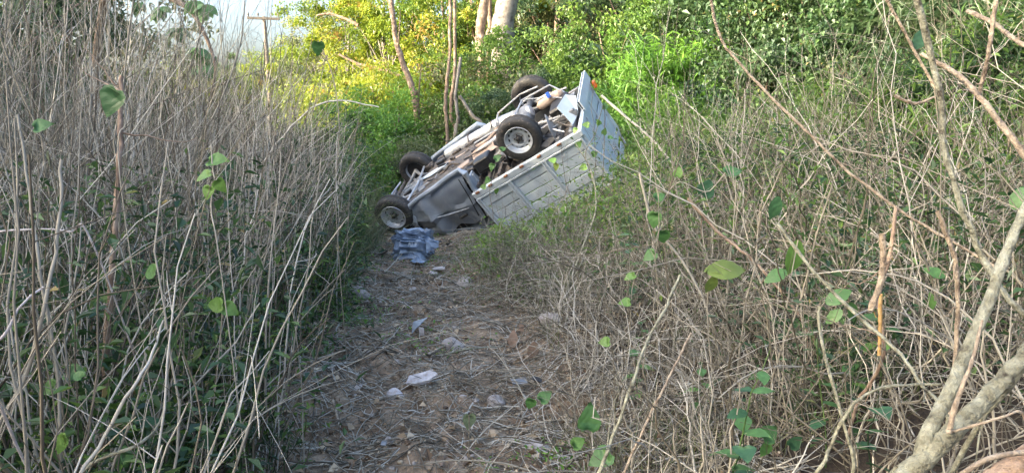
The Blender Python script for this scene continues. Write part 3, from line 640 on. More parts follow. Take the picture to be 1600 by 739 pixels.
# green wall climbing the slope on the right
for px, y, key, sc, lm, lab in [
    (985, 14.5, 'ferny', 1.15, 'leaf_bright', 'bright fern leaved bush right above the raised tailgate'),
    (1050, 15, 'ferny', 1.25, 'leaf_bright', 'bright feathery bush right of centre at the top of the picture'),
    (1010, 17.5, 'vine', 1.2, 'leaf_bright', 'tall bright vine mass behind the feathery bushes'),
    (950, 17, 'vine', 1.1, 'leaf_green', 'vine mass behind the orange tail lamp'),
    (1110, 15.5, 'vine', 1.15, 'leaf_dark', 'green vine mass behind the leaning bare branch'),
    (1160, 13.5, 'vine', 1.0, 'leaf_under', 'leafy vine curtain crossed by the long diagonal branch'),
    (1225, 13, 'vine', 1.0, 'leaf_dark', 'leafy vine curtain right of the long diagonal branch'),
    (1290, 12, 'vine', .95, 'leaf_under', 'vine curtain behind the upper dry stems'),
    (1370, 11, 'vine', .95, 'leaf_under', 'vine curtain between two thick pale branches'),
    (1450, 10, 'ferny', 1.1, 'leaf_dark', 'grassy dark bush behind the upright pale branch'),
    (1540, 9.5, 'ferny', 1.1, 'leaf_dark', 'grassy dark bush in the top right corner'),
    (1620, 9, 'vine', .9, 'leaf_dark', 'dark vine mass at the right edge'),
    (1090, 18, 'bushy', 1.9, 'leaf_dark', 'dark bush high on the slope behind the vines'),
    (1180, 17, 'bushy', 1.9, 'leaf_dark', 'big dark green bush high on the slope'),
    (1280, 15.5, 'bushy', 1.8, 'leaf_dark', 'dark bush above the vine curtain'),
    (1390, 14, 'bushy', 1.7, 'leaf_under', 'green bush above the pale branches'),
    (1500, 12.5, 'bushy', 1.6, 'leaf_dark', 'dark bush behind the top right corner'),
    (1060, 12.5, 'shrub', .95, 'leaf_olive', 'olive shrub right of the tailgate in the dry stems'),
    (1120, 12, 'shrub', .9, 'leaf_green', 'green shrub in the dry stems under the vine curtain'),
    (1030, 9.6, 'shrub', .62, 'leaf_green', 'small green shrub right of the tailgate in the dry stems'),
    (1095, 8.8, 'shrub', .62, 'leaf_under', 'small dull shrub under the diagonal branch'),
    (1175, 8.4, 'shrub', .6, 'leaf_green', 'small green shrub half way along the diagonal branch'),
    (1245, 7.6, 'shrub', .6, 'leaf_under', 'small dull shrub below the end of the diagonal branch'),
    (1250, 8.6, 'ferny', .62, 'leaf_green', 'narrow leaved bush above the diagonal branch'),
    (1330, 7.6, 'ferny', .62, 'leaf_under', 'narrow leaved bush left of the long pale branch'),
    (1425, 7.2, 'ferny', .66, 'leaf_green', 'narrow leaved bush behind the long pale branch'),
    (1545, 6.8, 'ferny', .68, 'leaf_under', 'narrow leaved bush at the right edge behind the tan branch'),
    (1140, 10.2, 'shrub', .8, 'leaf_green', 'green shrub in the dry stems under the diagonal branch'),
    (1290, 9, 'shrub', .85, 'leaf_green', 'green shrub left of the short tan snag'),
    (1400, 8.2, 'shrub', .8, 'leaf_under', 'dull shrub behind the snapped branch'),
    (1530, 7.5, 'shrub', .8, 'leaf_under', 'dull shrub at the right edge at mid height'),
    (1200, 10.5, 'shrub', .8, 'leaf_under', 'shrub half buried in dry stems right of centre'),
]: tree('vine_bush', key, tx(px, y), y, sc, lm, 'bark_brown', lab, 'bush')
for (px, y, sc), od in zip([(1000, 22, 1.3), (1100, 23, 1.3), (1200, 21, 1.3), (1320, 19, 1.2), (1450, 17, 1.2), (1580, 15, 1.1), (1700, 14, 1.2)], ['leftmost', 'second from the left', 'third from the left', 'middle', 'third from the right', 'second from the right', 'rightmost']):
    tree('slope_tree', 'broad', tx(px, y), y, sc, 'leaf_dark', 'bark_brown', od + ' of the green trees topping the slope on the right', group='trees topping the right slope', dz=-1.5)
# dark wood on the left, as far as it is in view
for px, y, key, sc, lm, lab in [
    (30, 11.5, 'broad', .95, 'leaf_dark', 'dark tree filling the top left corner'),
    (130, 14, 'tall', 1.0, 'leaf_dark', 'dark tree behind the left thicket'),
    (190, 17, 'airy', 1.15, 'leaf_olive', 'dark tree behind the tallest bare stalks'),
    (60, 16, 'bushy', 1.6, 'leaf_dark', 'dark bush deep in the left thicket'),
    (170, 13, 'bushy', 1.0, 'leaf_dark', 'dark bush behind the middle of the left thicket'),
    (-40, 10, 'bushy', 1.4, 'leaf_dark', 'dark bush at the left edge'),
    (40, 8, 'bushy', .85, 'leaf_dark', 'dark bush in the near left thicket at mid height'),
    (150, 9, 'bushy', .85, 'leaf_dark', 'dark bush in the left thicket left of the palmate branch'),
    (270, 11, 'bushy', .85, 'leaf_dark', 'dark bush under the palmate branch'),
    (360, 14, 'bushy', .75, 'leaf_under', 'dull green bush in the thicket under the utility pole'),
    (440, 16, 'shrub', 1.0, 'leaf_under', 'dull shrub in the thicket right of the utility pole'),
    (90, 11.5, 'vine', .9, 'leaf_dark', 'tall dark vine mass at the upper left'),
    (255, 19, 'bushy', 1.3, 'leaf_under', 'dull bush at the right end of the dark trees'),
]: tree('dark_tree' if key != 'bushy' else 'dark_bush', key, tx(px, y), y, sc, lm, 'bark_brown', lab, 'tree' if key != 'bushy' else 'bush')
k_ = 0  # row out of view, added to keep the low sun off the trail
for x, y, sc in [(-10, 6, 1.15), (-11.5, 2.5, 1.2), (-12, -1, 1.25), (-13, -5, 1.25), (-14, -9, 1.3), (-15, -13, 1.35), (-12.5, 10, 1.15), (-15, 15, 1.1), (-17, 5, 1.4), (-18, -3, 1.4), (-20, -10, 1.5)]:
    tree('added_shade_tree', ('broad', 'tall')[k_ % 2], x, y, sc, 'leaf_dark', 'bark_brown', 'unseen tree added left of the trail to shade it', group='unseen trees added for shade'); k_ += 1

# utility pole
M['pole_dark'] = prin('arm_wood', [(.3, (.05, .045, .04)), (.7, (.10, .09, .08))], 6, 6, .85)
M['pole'] = prin('pole_wood', [(.3, (.13, .11, .09)), (.7, (.24, .21, .18))], 6, 6, .85)
pp = at(413, 30, 40); bz = float(terrain(pp[0], 40))
up = empty('utility_pole', (pp[0], 40, bz), 'weathered utility pole with one crossarm against the open sky', 'utility pole')
tube_part('pole', [(-.0, 0, -.3), (.1, 0, 4), (-.02, 0, pp[2] - bz + .12)], [.15, .13, .09], 'pole', up, 12)
box_part('crossarm', (0, -.14, pp[2] - bz), (1.72, .1, .13), 'pole_dark', up, rot=Matrix.Rotation(R(2), 3, 'Y'))
for xx in (-.8, -.28, .8):
    bm = bmesh.new(); bm_tube(bm, [(xx, -.14, pp[2] - bz + .05), (xx, -.14, pp[2] - bz + .15), (xx, -.14, pp[2] - bz + .2), (xx, -.14, pp[2] - bz + .3)], [.02, .03, .055, .03], 8); finish('insulator', bm, 'chassis', up, smooth=True)

# trunks one can tell apart
def branch(name, cps, r0, r1, mat, label, cat='branch', sides=9, k=26, group=None, twigs=0, knob=.05, part=None):
    """cps are world points; the thing stands at its first point"""
    P = curve_pts(cps, k); jt = min(r0 * .25, np.linalg.norm(P[1:] - P[:-1], axis=1).min() * .10); P[1:-1] += rng.normal(0, jt, (k - 2, 3)); t = np.linspace(0, 1, k)
    Rr = (r0 * (1 - t) + r1 * t) * (1 + knob * rng.normal(size=k)) * (1 + .15 * (np.arange(k) % 7 == 3))
    base = P[0].copy(); parts = [tubes((P - base)[None], Rr[None], sides, np.array([rng.random()]))]
    if twigs:
        Bp, Br = [], []
        for _ in range(twigs):
            j = rng.integers(3, k - 2); d = norm(P[min(j + 1, k - 1)] - P[j - 1]); dd = norm(d * .7 + rng.normal(size=3) * .6); L = np.linalg.norm(P[-1] - P[0]) * rng.uniform(.08, .25)
            u = np.linspace(0, 1, 7)[:, None]; Bp.append(P[j] - base + dd * u * L + np.array([0, 0, .15]) * L * u * u + rng.normal(0, .01, (7, 3)) * u); Br.append(Rr[j] * .42 * (1 - .7 * u[:, 0]))
        parts.append(tubes(np.array(Bp), np.array(Br), 5))
    V, F, A_ = join(parts)
    o = link(name, mesh_np(name, V, F, M[mat], A_, smooth=True), None, label, cat, group); o.location = tuple(base); return o
def pxp(lst): return [at(a, b, c) for a, b, c in lst]
def rooted(lst):
    p = pxp(lst); q = p[0].copy(); q[2] = float(terrain(q[0], q[1])) - .05
    return [q] + p if q[2] < p[0][2] else p
branch('bare_tree', rooted([(786, 95, 20), (784, 55, 20), (790, 15, 20), (806, -60, 20), (822, -140, 20)]), .34, .24, 'bark_grey', 'thick pale grey trunk at the top centre leaning right', 'tree trunk', 12, knob=.03, twigs=0)
branch('bare_tree', rooted([(752, 90, 20), (750, 50, 20), (757, 5, 20), (768, -80, 20)]), .16, .11, 'bark_brown', 'left of the two brown trunks beside the thick pale one', 'tree trunk')
branch('bare_tree', rooted([(762, 90, 20.4), (766, 40, 20.4), (764, 0, 20.4), (762, -80, 20.4)]), .08, .07, 'bark_brown', 'thinner right one of the two brown trunks beside the thick pale one', 'tree trunk')
branch('bare_tree', rooted([(653, 205, 20), (650, 160, 20), (640, 125, 20), (626, 90, 20), (615, 40, 20), (607, -60, 20)]), .10, .065, 'bark_brown', 'pale curved trunk rising left of centre to the top', 'tree trunk', twigs=5)
branch('bare_tree', rooted([(700, 215, 17.5), (697, 170, 17.5), (698, 130, 17.5), (704, 70, 17.5), (702, -40, 17.5)]), .05, .035, 'bark_brown', 'leftmost of the slim grey trunks behind the truck cab', 'tree trunk')
branch('bare_tree', rooted([(714, 215, 17.8), (706, 185, 17.8), (706, 150, 17.8), (711, 100, 17.8), (710, -40, 17.8)]), .05, .04, 'bark_brown', 'middle one of the slim trunks behind the truck cab', 'tree trunk')
branch('bare_tree', rooted([(712, 210, 17.3), (716, 190, 17.3), (713, 160, 17.3), (712, 145, 17.3), (720, 90, 17.3)]), .055, .035, 'bark_grey', 'rightmost crooked one of the slim trunks behind the truck cab', 'tree trunk', twigs=2)
branch('leaning_pole', rooted([(758, 208, 16.5), (738, 180, 16.5), (718, 150, 16.5)]), .05, .035, 'bark_grey', 'bare pale pole leaning left behind the truck chassis', 'branch')
branch('tree_limb', pxp([(640, 125, 24), (600, 110, 24), (560, 100, 24), (530, 85, 24)]), .06, .03, 'bark_brown', 'bare brown limb in the golden foliage left of the curved trunk', 'branch', twigs=3)
branch('tree_limb', pxp([(560, 40, 26), (540, 30, 26), (515, 22, 26), (495, 25, 26)]), .06, .03, 'bark_brown', 'bare limb reaching left across the sky edge', 'branch', twigs=4)

# the crash flattened the growth in front of the truck: nothing tall stands there
def flattened(P):
    d = P - CAMP; z = d @ FW; px = 800 + FPX * d[..., 0] / z; py = 369.5 - FPX * (d @ UP) / z
    top = np.interp(px, [575, 640, 700, 765, 830, 880, 930, 965, 985], [395, 400, 388, 354, 342, 312, 282, 255, 210])
    return (px > 575) & (px < 985) & (py < top) & (z < 11.5) & (z > 2)
# ------------------------------------------------------------------ dry stalks
def stalk_paths(B, L, lean, az, curl, k, wig=.012):
    n = len(B); t = np.linspace(0, 1, k)[None, :, None]
    h = np.stack([np.cos(az), np.sin(az), np.zeros(n)], -1)
    D0 = norm(np.stack([h[:, 0] * np.sin(lean), h[:, 1] * np.sin(lean), np.cos(lean)], -1))
    P = B[:, None, :] + L[:, None, None] * (D0[:, None, :] * t)
    bend = norm(rng.normal(size=(n, 3)) * [1, 1, .35] + h * .7) * curl[:, None]
    P = P + L[:, None, None] * bend[:, None, :] * t ** 2.2
    P[:, :, 2] -= (L * np.abs(curl) * .6)[:, None] * t[:, :, 0] ** 3
    ph = rng.random((n, 3)) * 6.28; fr = rng.uniform(4, 12, (n, 1))
    tt = t[:, :, 0]
    P[:, :, 0] += wig * L[:, None] * np.sin(tt * fr + ph[:, :1]); P[:, :, 1] += wig * L[:, None] * np.sin(tt * fr * 1.3 + ph[:, 1:2])
    nz = rng.normal(0, 1, (n, k, 3)) * (wig * .35) * L[:, None, None]; nz[:, 0] = 0
    return P + nz
def with_twigs(P, Rr, per, lmin, lmax, k2=5, tmin=.25, spread=.6, up=.25):
    n, k, _ = P.shape; idx = np.repeat(np.arange(n), per); m = len(idx)
    j = (rng.uniform(tmin, .92, m) * (k - 1)).astype(int); p0 = P[idx, j]; d = norm(P[idx, np.minimum(j + 1, k - 1)] - P[idx, j])
    Ls = np.linalg.norm(P[:, -1] - P[:, 0], axis=1)[idx]
    dd = norm(d + rng.normal(size=(m, 3)) * spread + [0, 0, up]); l = rng.uniform(lmin, lmax, m) * Ls
    t = np.linspace(0, 1, k2)[None, :, None]
    Q_ = p0[:, None, :] + dd[:, None, :] * t * l[:, None, None] + (rng.normal(size=(m, 3)) * .18 * l[:, None])[:, None, :] * t ** 2
    return Q_, (Rr[idx, j] * .62)[:, None] * (1 - .6 * t[0, :, 0])[None, :], idx
def stalk_field(n, xr, yr, keep, L, rad, lean, az, curl, k=9, per=2, twl=(.12, .35), zmul=None, wig=.012):
    x = rng.uniform(*xr, n); y = rng.uniform(*yr, n); m = keep(x, y); x, y = x[m], y[m]; n = len(x)
    B = np.stack([x, y, terrain(x, y) - .03], -1)
    Ls = rng.uniform(*L, n) * (zmul(x, y) if zmul else 1); rd = rng.uniform(*rad, n)
    P = stalk_paths(B, Ls, rng.normal(lean[0], lean[1], n), rng.normal(az[0], az[1], n), rng.normal(curl[0], curl[1], n), k, wig)
    Rr = rd[:, None] * (1 - .65 * np.linspace(0, 1, k) ** 1.2)[None, :]
    bad = flattened(P).any(axis=1) & (rng.random(n) < .88)
    return P[~bad], Rr[~bad]
def build_field(name, P, Rr, per, twl, mat, label, indiv, iname, ilabel, igroup, tw2=0, imat=None, front=None):
    """the stalks that stand nearest the camera become things of their own, the rest one uncountable mass"""
    rn = rng.random(len(P)); T1, TR, idx = with_twigs(P, Rr, per, *twl); trn = rn[idx]
    Dn = np.hypot(P[:, 0, 0], P[:, 0, 1]); ang = np.abs(P[:, :, 0].mean(1) / np.maximum(P[:, 0, 1], .1))
    score = Dn + 50 * (ang > .72) if front is None else front(P)
    near = np.argsort(score)[:indiv]; isn = np.zeros(len(P), bool); isn[near] = True
    rest = [tubes(P[~isn], Rr[~isn], 3, rn[~isn]), tubes(T1[~isn[idx]], TR[~isn[idx]], 3, trn[~isn[idx]])]
    if tw2:
        T2, TR2, idx2 = with_twigs(T1[~isn[idx]], TR[~isn[idx]], tw2, .3, .8, 4); rest.append(tubes(T2, TR2, 3, trn[~isn[idx]][idx2]))
    V, F, A_ = join(rest); link(name, mesh_np(name, V, F, M[mat], A_, smooth=True), kind='stuff', label=label)
    for i in near:
        b = P[i, 0].copy(); mt_ = idx == i
        parts = [tubes((P[i] - b)[None], Rr[i][None], 6, rn[i:i + 1])]
        if mt_.any(): parts.append(tubes(T1[mt_] - b, TR[mt_], 4, trn[mt_]))
        V, F, A_ = join(parts); o = link(iname, mesh_np(iname, V, F, M[imat or mat], A_, smooth=True), None, ilabel, 'stalk', igroup); o.location = tuple(b)
def left_keep(x, y): return (x < trail_l(y) - .02 + .45 * vn(y * 1.7, x * 0 + 1)) & (x > -.80 * y - 1.6) & (np.hypot(x, y) > 1.9)
zl = lambda x, y: .8 + .42 * sm(.2, 2.6, trail_l(y) - x) + .5 * vn(x * .7, y * .7)
def clear(P, Rr):
    d = P - CAMP; z = d @ FW; px = 800 + FPX * d[:, :, 0] / z; py = 369.5 - FPX * (d @ UP) / z
    bad = ((px > 580) & (px < 1000) & (py < 400) & (z > 2)).any(axis=1) | ((px > 545) & (py > 400) & (rng.random(len(P))[:, None] < .75) & (z > 1)).any(axis=1)
    return P[~bad], Rr[~bad]
P1, R1 = stalk_field(4600, (-8, -.7), (1.8, 9.5), left_keep, (1.1, 2.5), (.0022, .0064), (.2, .26), (.1, 1.1), (.08, .16), 10, zmul=zl)
P1, R1 = clear(P1, R1)
build_field('dry_stalk_thicket', P1, R1, 2, (.12, .38), 'stalk', 'dense dry grey stalks left of the trail', 130, 'dead_stalk', 'tall dry grey brown stalk near the camera left of the trail', 'dry stalks at the near edge of the left thicket', tw2=1)
P2, R2 = stalk_field(2300, (-16, -2), (8.5, 20), lambda x, y: (x < trail_l(y) - .2 - .0 * y) & (x > -.80 * y - 1), (1.2, 2.35), (.004, .0085), (.2, .17), (.1, 1.0), (.08, .16), 8, zmul=zl)
P2, R2 = clear(P2, R2)
build_field('far_stalk_thicket', P2, R2, 2, (.12, .4), 'stalk', 'dry grey stalks of the left thicket farther down the trail', 0, '', '', '')
P8, R8 = stalk_field(800, (-6, -1.2), (2.6, 9), lambda x, y: left_keep(x, y) & (x < trail_l(y) - .3), (1.2, 2.8), (.002, .0045), (.65, .25), (.3, 2.0), (.1, .15), 10)
P8, R8 = clear(P8, R8)
build_field('leaning_stalk_mass', P8, R8, 2, (.12, .4), 'stalk_pale', 'thin pale stalks leaning across the left thicket', 0, '', '', '')
# thin tall stems that reach the sky
P3, R3 = stalk_field(190, (-6.5, -1.9), (3.2, 9.5), lambda x, y: x < trail_l(y) - .6, (2.6, 3.7), (.004, .008), (.1, .10), (.2, 1.2), (.05, .08), 14)
build_field('tall_stalk_mass', P3, R3, 5, (.15, .4), 'stalk', 'tall bare stems rising over the thicket into the sky', 45, 'bare_sapling', 'tall bare branching stem reaching up into the open sky', 'tall bare stems before the sky', tw2=2, front=lambda P: -P[:, -1, 2])

def right_keep(x, y): return (x > trail_r(y) + .05 + .5 * vn(y * 1.7, x * 0 + 7)) & (x < .80 * y + 1.4) & (np.hypot(x, y) > 2.5) & ~((y > 9.6) & (x < 1.6) & (y > 9.3 + .6 * x))
zr = lambda x, y: (.5 + .65 * sm(.3, 2.6, x - trail_r(y)) + .35 * vn(x * .9, y * .9)) * (1 - .25 * sm(7, 9.5, y) * (1 - sm(1.2, 2.5, x)))
P4, R4 = stalk_field(4500, (-.6, 9), (1.8, 12.5), right_keep, (.6, 1.75), (.0026, .0072), (.45, .38), (1.2, 2.4), (.18, .35), 11, zmul=zr, wig=.022)
build_field('dry_stem_tangle', P4, R4, 2, (.15, .45), 'stalk_pale', 'tangled dry pale stems right of the trail', 130, 'dead_weed', 'curved dry pale stem near the camera right of the trail', 'dry stems at the near edge of the right tangle', tw2=1)
P9, R9 = stalk_field(400, (.5, 6), (2.7, 8.5), lambda x, y: right_keep(x, y) & (x > trail_r(y) + .35), (1.2, 2.3), (.0026, .0056), (.3, .25), (1.5, 2.0), (.14, .2), 14, wig=.016)
build_field('tall_pale_stem_mass', P9, R9, 4, (.15, .4), 'stalk_pale', 'tall pale dead stems standing over the right tangle', 110, 'dead_shoot', 'tall pale dead shoot standing above the tangle right of the trail', 'tall pale shoots over the right tangle', tw2=1)
# fine dry twigs at ground level on both sides, and in front of the truck bed
P5, R5 = stalk_field(4000, (-3, 4.5), (2.2, 11.5), lambda x, y: (right_keep(x, y) | (left_keep(x, y) & (x > -3))), (.25, .8), (.0014, .003), (.9, .5), (0, 3.2), (.3, .4), 7, wig=.03)
build_field('fine_dry_twigs', P5, R5, 1, (.2, .5), 'stalk_pale', 'fine dry twigs low on both banks', 0, '', '', '')
P7, R7 = stalk_field(4200, (-.8, 3.6), (2.6, 10.2), lambda x, y: right_keep(x, y) & (x < trail_r(y) + 2.4), (.35, 1.05), (.002, .0048), (.65, .45), (0, 3), (.35, .4), 9, wig=.035)
build_field('fine_bank_tangle', P7, R7, 1, (.2, .6), 'stalk_pale', 'fine tangled dry stems along the right edge of the trail', 0, '', '', '')
P10, R10 = stalk_field(1500, (-2.6, .6), (2.8, 11), lambda x, y: on_trail(x, y) > .4, (.15, .6), (.0018, .004), (1.2, .22), (0, 3.2), (.15, .2), 6, wig=.03)
build_field('broken_trail_stems', P10, R10, 1, (.2, .5), 'stalk_pale', 'broken dry stems sticking up from the trail', 0, '', '', '')
# bushes of dry brush up the slope behind the tangle
P6, R6 = stalk_field(1800, (1.8, 11), (7.5, 13), lambda x, y: (x < .8 * y + 1) & (x > 1.9 + .12 * (y - 8)), (.6, 1.4), (.003, .007), (.4, .35), (1.5, 2.2), (.15, .3), 8, wig=.02)
build_field('slope_dry_brush', P6, R6, 2, (.2, .5), 'stalk_pale', 'dry brush on the slope right of the truck', 0, '', '', '')

# ------------------------------------------------------------------ litter on the trail
def litter(n, xr, yr, keep, L, rad, name, mat, label, kk=4, tilt=.12):
    x = rng.uniform(*xr, n); y = rng.uniform(*yr, n); m = keep(x, y); x, y = x[m], y[m]; n = len(x); a = rng.uniform(0, 6.28, n); l = rng.uniform(*L, n)
    t = np.linspace(-.5, .5, kk)[None, :]; cv = rng.normal(0, .25, n)[:, None]
    X_ = x[:, None] + l[:, None] * (np.cos(a)[:, None] * t - np.sin(a)[:, None] * cv * t * t * 2); Y_ = y[:, None] + l[:, None] * (np.sin(a)[:, None] * t + np.cos(a)[:, None] * cv * t * t * 2)
    Z_ = terrain(X_, Y_) + .006 + np.abs(rng.normal(0, .012, n))[:, None] + (t + .5) * l[:, None] * np.abs(rng.normal(0, tilt, n))[:, None]
    rd = rng.uniform(*rad, n)[:, None] * np.ones((1, kk)); V, F, A_ = tubes(np.stack([X_, Y_, Z_], -1), rd, 3)
    link(name, mesh_np(name, V, [F], M[mat], A_, smooth=True), kind='stuff', label=label)
near_t = lambda x, y: (x > trail_l(y) - .7) & (x < trail_r(y) + .9)
litter(21000, (-3.3, 1.6), (2.4, 13), lambda x, y: near_t(x, y) & (rng.random(len(x)) < 1.25 - y / 14), (.03, .18), (.0013, .0034), 'straw_litter', 'stalk_pale', 'dry straw and twigs scattered over the trail')
litter(2800, (-3.3, 2.2), (2.4, 13), near_t, (.15, .7), (.002, .0055), 'fallen_stems', 'stalk', 'fallen thin stems lying across the trail', 6, .05)
n = 62000; x = rng.uniform(-3.4, 2.2, n); y = rng.uniform(2.3, 13, n); m = near_t(x, y); x, y = x[m], y[m]; n = len(x)
Pl = np.stack([x, y, terrain(x, y) + .008 + .012 * rng.random(n)], -1); s = rng.uniform(.007, .026, n) * (1 + 1.8 * (rng.random(n) < .09))
V, F, A_ = leaves(Pl, rand_dir(n, .35), norm(np.array([0, 0, 1.]) + rand_dir(n) * .7), s, s * rng.uniform(.4, .9, n), fold=.35)
link('leaf_litter', mesh_np('leaf_litter', V, [F], M['litter'], A_), kind='stuff', label='crumbled brown leaf litter over the trail')
# crumbs of soil
bm = bmesh.new(); bmesh.ops.create_icosphere(bm, subdivisions=1, radius=1); bm.verts.ensure_lookup_table(); iv = np.array([v.co[:] for v in bm.verts]); jf = np.array([[v.index for v in f.verts] for f in bm.faces]); bm.free()
n = 4600; x = rng.uniform(-3, 1.2, n); y = rng.uniform(2.4, 12.5, n); m = near_t(x, y); x, y = x[m], y[m]; n = len(x); s = rng.uniform(.006, .022, n) * (1 + (rng.random(n) < .06))
V = iv[None] * (s[:, None, None] * rng.uniform(.6, 1.3, (n, len(iv), 1))) * [1, 1, .7] + np.stack([x, y, terrain(x, y) + s * .3], -1)[:, None, :]
F = (jf[None] + (np.arange(n) * len(iv))[:, None, None]).reshape(-1, 3)
link('soil_clods', mesh_np('soil_clods', V.reshape(-1, 3), [F], M['litter'], np.repeat(rng.random(n) * .8, len(iv))), kind='stuff', label='clods of soil and gravel on the trail')

# ------------------------------------------------------------------ green undergrowth
def undergrowth(name, n, xr, yr, keep, zmax, L, asp, mat, label, stemmy=True, zpow=1.3, cl=None):
    if cl:
        cx_ = rng.uniform(*xr, cl); cy_ = rng.uniform(*yr, cl); m = keep(cx_, cy_); cx_, cy_ = cx_[m], cy_[m]; ci = rng.integers(0, len(cx_), n)
        rr_ = rng.uniform(.08, .24, len(cx_)); hh = rng.uniform(.4, 1.0, len(cx_))[ci]; tb = rng.normal(0, .15, len(cx_))[ci]
        x = cx_[ci] + rng.normal(0, 1, n) * rr_[ci]; y = cy_[ci] + rng.normal(0, 1, n) * rr_[ci]
    else:
        x = rng.uniform(*xr, n); y = rng.uniform(*yr, n); m = keep(x, y); x, y = x[m], y[m]; n = len(x); hh = np.ones(n); tb = 0
    z = terrain(x, y) + zmax * hh * rng.random(n) ** zpow; P = np.stack([x, y, z], -1)
    kp = ~(flattened(P) & (rng.random(n) < .88)); P = P[kp]; n = len(P); tb = tb[kp] if cl else 0
    D = rand_dir(n, .6); s = rng.uniform(*L, n)
    V, F, A_ = leaves(P, D, norm(np.array([0, 0, 1.]) + rand_dir(n) * .5), s, s * rng.uniform(*asp, n), np.clip(.45 + tb + rng.normal(0, .2, n), 0, 1))
    link(name, mesh_np(name, V, [F], M[mat], A_), kind='stuff', label=label)
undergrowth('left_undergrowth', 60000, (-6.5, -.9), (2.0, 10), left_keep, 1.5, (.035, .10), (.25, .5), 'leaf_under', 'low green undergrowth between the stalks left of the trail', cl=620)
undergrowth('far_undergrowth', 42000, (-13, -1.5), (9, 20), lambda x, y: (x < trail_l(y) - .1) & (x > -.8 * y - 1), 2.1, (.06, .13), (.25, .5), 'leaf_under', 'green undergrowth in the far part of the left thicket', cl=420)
undergrowth('right_undergrowth', 32000, (0, 8), (2.2, 12), lambda x, y: right_keep(x, y) & (x - trail_r(y) > .2 + 1.2 * rng.random(len(x))), 1.25, (.03, .085), (.28, .5), 'leaf_under', 'green undergrowth inside the dry tangle right of the trail', cl=260)
undergrowth('bank_foliage', 4500, (-.3, 3.2), (7.5, 10.2), lambda x, y: right_keep(x, y) & (y < 9.2 + .3 * x), .8, (.04, .09), (.4, .65), 'leaf_lime', 'fresh green leaves in the tangle before the truck bed', cl=34)
undergrowth('trail_end_foliage', 16000, (-5, 3), (13.4, 18), lambda x, y: y > 13.4 + .0 * x, 1.1, (.05, .11), (.3, .55), 'leaf_bright', 'weeds growing behind the truck', cl=200)
undergrowth('trail_weeds', 2400, (-2.6, .6), (3, 12), lambda x, y: on_trail(x, y) > .5, .10, (.02, .05), (.2, .5), 'leaf_bright', 'small green weeds on the trail', cl=34)
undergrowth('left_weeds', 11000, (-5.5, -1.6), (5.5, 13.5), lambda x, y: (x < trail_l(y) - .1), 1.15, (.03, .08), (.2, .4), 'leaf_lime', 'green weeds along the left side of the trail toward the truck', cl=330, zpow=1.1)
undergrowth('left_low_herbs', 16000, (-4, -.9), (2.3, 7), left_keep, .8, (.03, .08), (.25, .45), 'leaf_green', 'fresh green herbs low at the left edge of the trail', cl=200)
undergrowth('right_weeds', 24000, (.3, 7.5), (4.5, 12), lambda x, y: right_keep(x, y) & (x > trail_r(y) + .5), 1.7, (.03, .09), (.25, .5), 'leaf_green', 'green weeds mixed into the dry tangle on the right bank', cl=330, zpow=.9)
undergrowth('bank_olive_weeds', 12000, (-.6, 3), (6.3, 10.2), lambda x, y: right_keep(x, y) & (y < 9.3 + .3 * x), .6, (.02, .06), (.3, .5), 'leaf_olive', 'olive weeds on the bank before the truck bed', cl=130)
# grass tufts
def grass(name, n, xr, yr, keep, L, mat, label):
    x = rng.uniform(*xr, n); y = rng.uniform(*yr, n); m = keep(x, y); x, y = x[m], y[m]; n = len(x)
    B = np.stack([x, y, terrain(x, y) - .01], -1); Ls = rng.uniform(*L, n)
    P = stalk_paths(B, Ls, rng.normal(.35, .25, n), rng.uniform(0, 6.28, n), rng.normal(.3, .2, n), 5, .01)
    V, F, A_ = tubes(P, rng.uniform(.0015, .0035, n)[:, None] * (1 - .85 * np.linspace(0, 1, 5))[None], 3); link(name, mesh_np(name, V, [F], M[mat], A_), kind='stuff', label=label)
grass('bank_grass', 14000, (-3.6, -1), (3, 13), lambda x, y: left_keep(x, y) & (x > trail_l(y) - 1.2) & (vn(x * 1.5, y * 1.5) > -.1), (.15, .5), 'leaf_under', 'green grass along the left edge of the trail')
grass('left_tall_grass', 9000, (-5, -1.7), (6.5, 14), lambda x, y: (x < trail_l(y) - .05) & (x > trail_l(y) - 2.2), (.4, 1.15), 'leaf_olive', 'tall dull grass along the left side of the trail toward the truck')
grass('right_edge_grass', 9000, (-1, 2.5), (3, 10), lambda x, y: right_keep(x, y) & (x < trail_r(y) + 1.6) & (vn(x * 1.5, y * 1.5) > -.05), (.12, .45), 'leaf_olive', 'dull grass along the right edge of the trail')
grass('slope_grass', 16000, (2.2, 10), (5, 12), lambda x, y: (x < .8 * y + 1) & (x > .45 * y), (.4, 1.1), 'leaf_under', 'long grass on the slope at the right')

# ------------------------------------------------------------------ big pale branches in the right foreground
fork = empty('forked_sapling', tuple(at(1385, 790, 1.75)), 'thick pale forked sapling leaning across the lower right corner', 'sapling')
def sap(name, cps, r0, r1, mat, sides=14, k=40):
    P = curve_pts(pxp(cps), k); P[1:-1] += rng.normal(0, r0 * .06, (k - 2, 3)); t = np.linspace(0, 1, k)
    Rr = (r0 * (1 - t) + r1 * t) * (1 + .045 * rng.normal(size=k)) * (1 + .13 * np.exp(-((np.arange(k) % 11 - 5) / .8) ** 2))
    V, F, A_ = tubes((P - np.array(fork.location))[None], Rr[None], sides); o = link(name, mesh_np(name, V, [F], M[mat], A_, smooth=True), fork); return o
sap('trunk', [(1385, 790, 1.75), (1415, 745, 1.75), (1450, 712, 1.75), (1500, 662, 1.76), (1560, 602, 1.78), (1610, 545, 1.8), (1680, 460, 1.85)], .029, .017, 'bark_pale')
